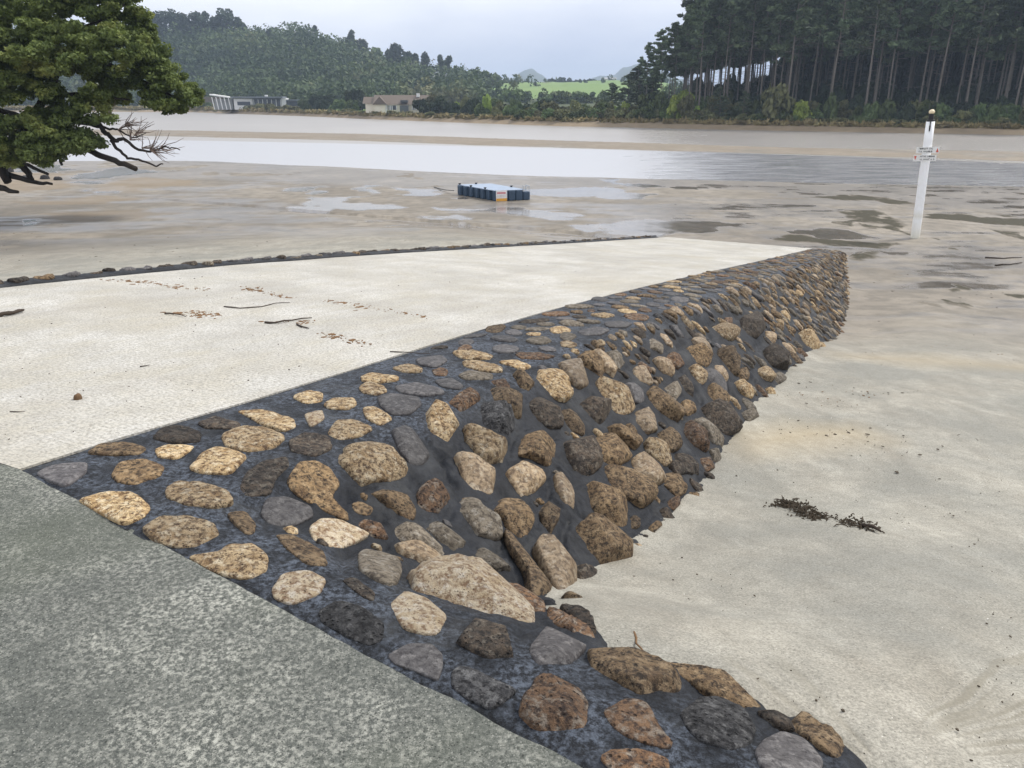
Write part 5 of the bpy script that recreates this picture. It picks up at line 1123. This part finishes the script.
r_ = np.random.RandomState(23); flakes('beach_debris', 'dark bits of weed and shell scattered over the mud beyond the ramp', [(x, y) for x, y in ((r_.uniform(0, 640), 196+70*r_.rand()**.8) for _ in range(520)) if y < 270-x*.062], sand, .014, KELP, 'debris', 7)
flakes('beach_debris', 'bands of orange debris washed across the sand right of the wall end', linepts([(850,345,900,350,50,3),(900,350,1000,357,26,3),(855,340,1020,350,26,4),(740,400,870,395,60,4)], 9), sand, .010, TWO, 'debris', 9)
flakes('beach_debris', 'dark flecks of weed lying in loose lines on the wet sand near the marker post', linepts([(850,262,1020,262,40,4),(880,276,1010,270,40,4),(850,285,1000,292,30,5),(900,250,1020,246,30,4),(740,420,900,455,40,8),(800,390,1000,410,40,7),(760,440,900,430,30,6)], 11), sand, .016, KELP, 'debris', 11)
def weed_clump(px, n, L, lab, seed):
    r = random.Random(seed); m = MB(); cs = [surf(x, y, sand) for x, y in px]; c0 = cs[0]
    for k in range(int(n*1.8)):
        i = r.random()*(len(cs)-1); j = int(i); p = cs[j]+(cs[min(j+1, len(cs)-1)]-cs[j])*(i-j)-c0; w = math.sin((i/(len(cs)-1))*math.pi)*.7+.3
        a = r.uniform(0, 6.28); p = Vector(p)+Vector((r.gauss(0, .05), r.gauss(0, .035), abs(r.gauss(0, .012))*w+.004)); d = Vector((math.cos(a), math.sin(a), r.uniform(-.15, .2)))*L*r.uniform(.4, 1)
        d = d*(.35 if k % 8 else 1); m.tube([p, p+d*.5+Vector((0, 0, .008)), p+d], [.005, .005, .002], 4, False)
    o = m.build('seaweed_clump', KELP); o.location = c0; setp(o, lab, 'seaweed')
weed_clump([(780, 505), (790, 505), (803, 512), (813, 517), (820, 522)], 240, .085, 'dark matted heap of seaweed on the pale sand right of the wall', 1); weed_clump([(846, 522), (856, 525), (870, 530)], 60, .09, 'small thin strand of dark seaweed right of the matted heap', 2)
def haze():
    m = MB(); m.box(-3400, 3400, -3400, 3400, -6, 120); t = NT('haze_air'); v = t.n('ShaderNodeVolumePrincipled'); v.inputs['Color'].default_value = (.64, .79, 1, 1); v.inputs['Density'].default_value = .00042; v.inputs['Anisotropy'].default_value = .1
    t.l(v.outputs[0], t.out.inputs['Volume']); o = m.build('haze', t.m); setp(o, kind='stuff')
haze()
# ------------------------------------------------------------------ light, sky
SUN_EL, SUN_AZ = 50, 62     # to the right of the camera, a little ahead
def build_light():
    w = bpy.data.worlds.new('World'); scene.world = w; w.use_nodes = True; t = w.node_tree; t.nodes.clear()
    N = lambda ty, **k: t.nodes.new(ty)
    out = N('ShaderNodeOutputWorld'); bg = N('ShaderNodeBackground'); sky = N('ShaderNodeTexSky'); sky.sky_type = 'NISHITA'; sky.sun_disc = False
    sky.sun_elevation = math.radians(SUN_EL); sky.sun_rotation = math.radians(SUN_AZ); sky.air_density = 1.2; sky.dust_density = 2
    tc = N('ShaderNodeTexCoord'); mp = N('ShaderNodeMapping'); mp.inputs['Scale'].default_value = (1, 1, 3.2)
    no = N('ShaderNodeTexNoise'); no.inputs['Scale'].default_value = 2.0; no.inputs['Detail'].default_value = 6; no.inputs['Roughness'].default_value = .52
    rp = N('ShaderNodeValToRGB'); e = rp.color_ramp.elements; e[0].position = .34; e[0].color = (7.4, 7.8, 9.1, 1); e[1].position = .60; e[1].color = (11.2, 11.2, 11.4, 1)
    mx = N('ShaderNodeMix', data_type='RGBA') if False else t.nodes.new('ShaderNodeMix'); mx.data_type = 'RGBA'; mx.inputs[0].default_value = .93
    # the cloud deck is greyer-blue close to the horizon and brighter overhead
    sx = N('ShaderNodeSeparateXYZ'); r2 = N('ShaderNodeValToRGB'); e = r2.color_ramp.elements; e[0].position = 0.0; e[0].color = (.80, .83, .92, 1); e[1].position = .17; e[1].color = (1.0, 1.0, 1.0, 1)
    mul = t.nodes.new('ShaderNodeMix'); mul.data_type = 'RGBA'; mul.blend_type = 'MULTIPLY'; mul.inputs[0].default_value = 1
    L = t.links.new
    L(tc.outputs['Generated'], mp.inputs[0]); L(mp.outputs[0], no.inputs['Vector']); L(no.outputs[0], rp.inputs[0])
    L(tc.outputs['Generated'], sx.inputs[0]); L(sx.outputs[2], r2.inputs[0]); L(rp.outputs[0], mul.inputs[6]); L(r2.outputs[0], mul.inputs[7])
    L(sky.outputs[0], mx.inputs[6]); L(mul.outputs[2], mx.inputs[7]); L(mx.outputs[2], bg.inputs[0]); bg.inputs[1].default_value = .092
    L(bg.outputs[0], out.inputs[0])
    ld = bpy.data.lights.new('sun', 'SUN'); ld.energy = 2.6; ld.angle = math.radians(10); ld.color = (1, .95, .87)
    lo = bpy.data.objects.new('sun', ld); COL.objects.link(lo)
    d = Vector((math.sin(math.radians(SUN_AZ))*math.cos(math.radians(SUN_EL)), math.cos(math.radians(SUN_AZ))*math.cos(math.radians(SUN_EL)), math.sin(math.radians(SUN_EL))))
    lo.rotation_euler = (-d).to_track_quat('-Z', 'Y').to_euler(); lo.location = (0, 0, 30)
    vs = scene.view_settings; vs.view_transform = 'Standard'; vs.look = 'None'; vs.gamma = 1; vs.use_curve_mapping = False; vs.exposure = 0.38
build_light()
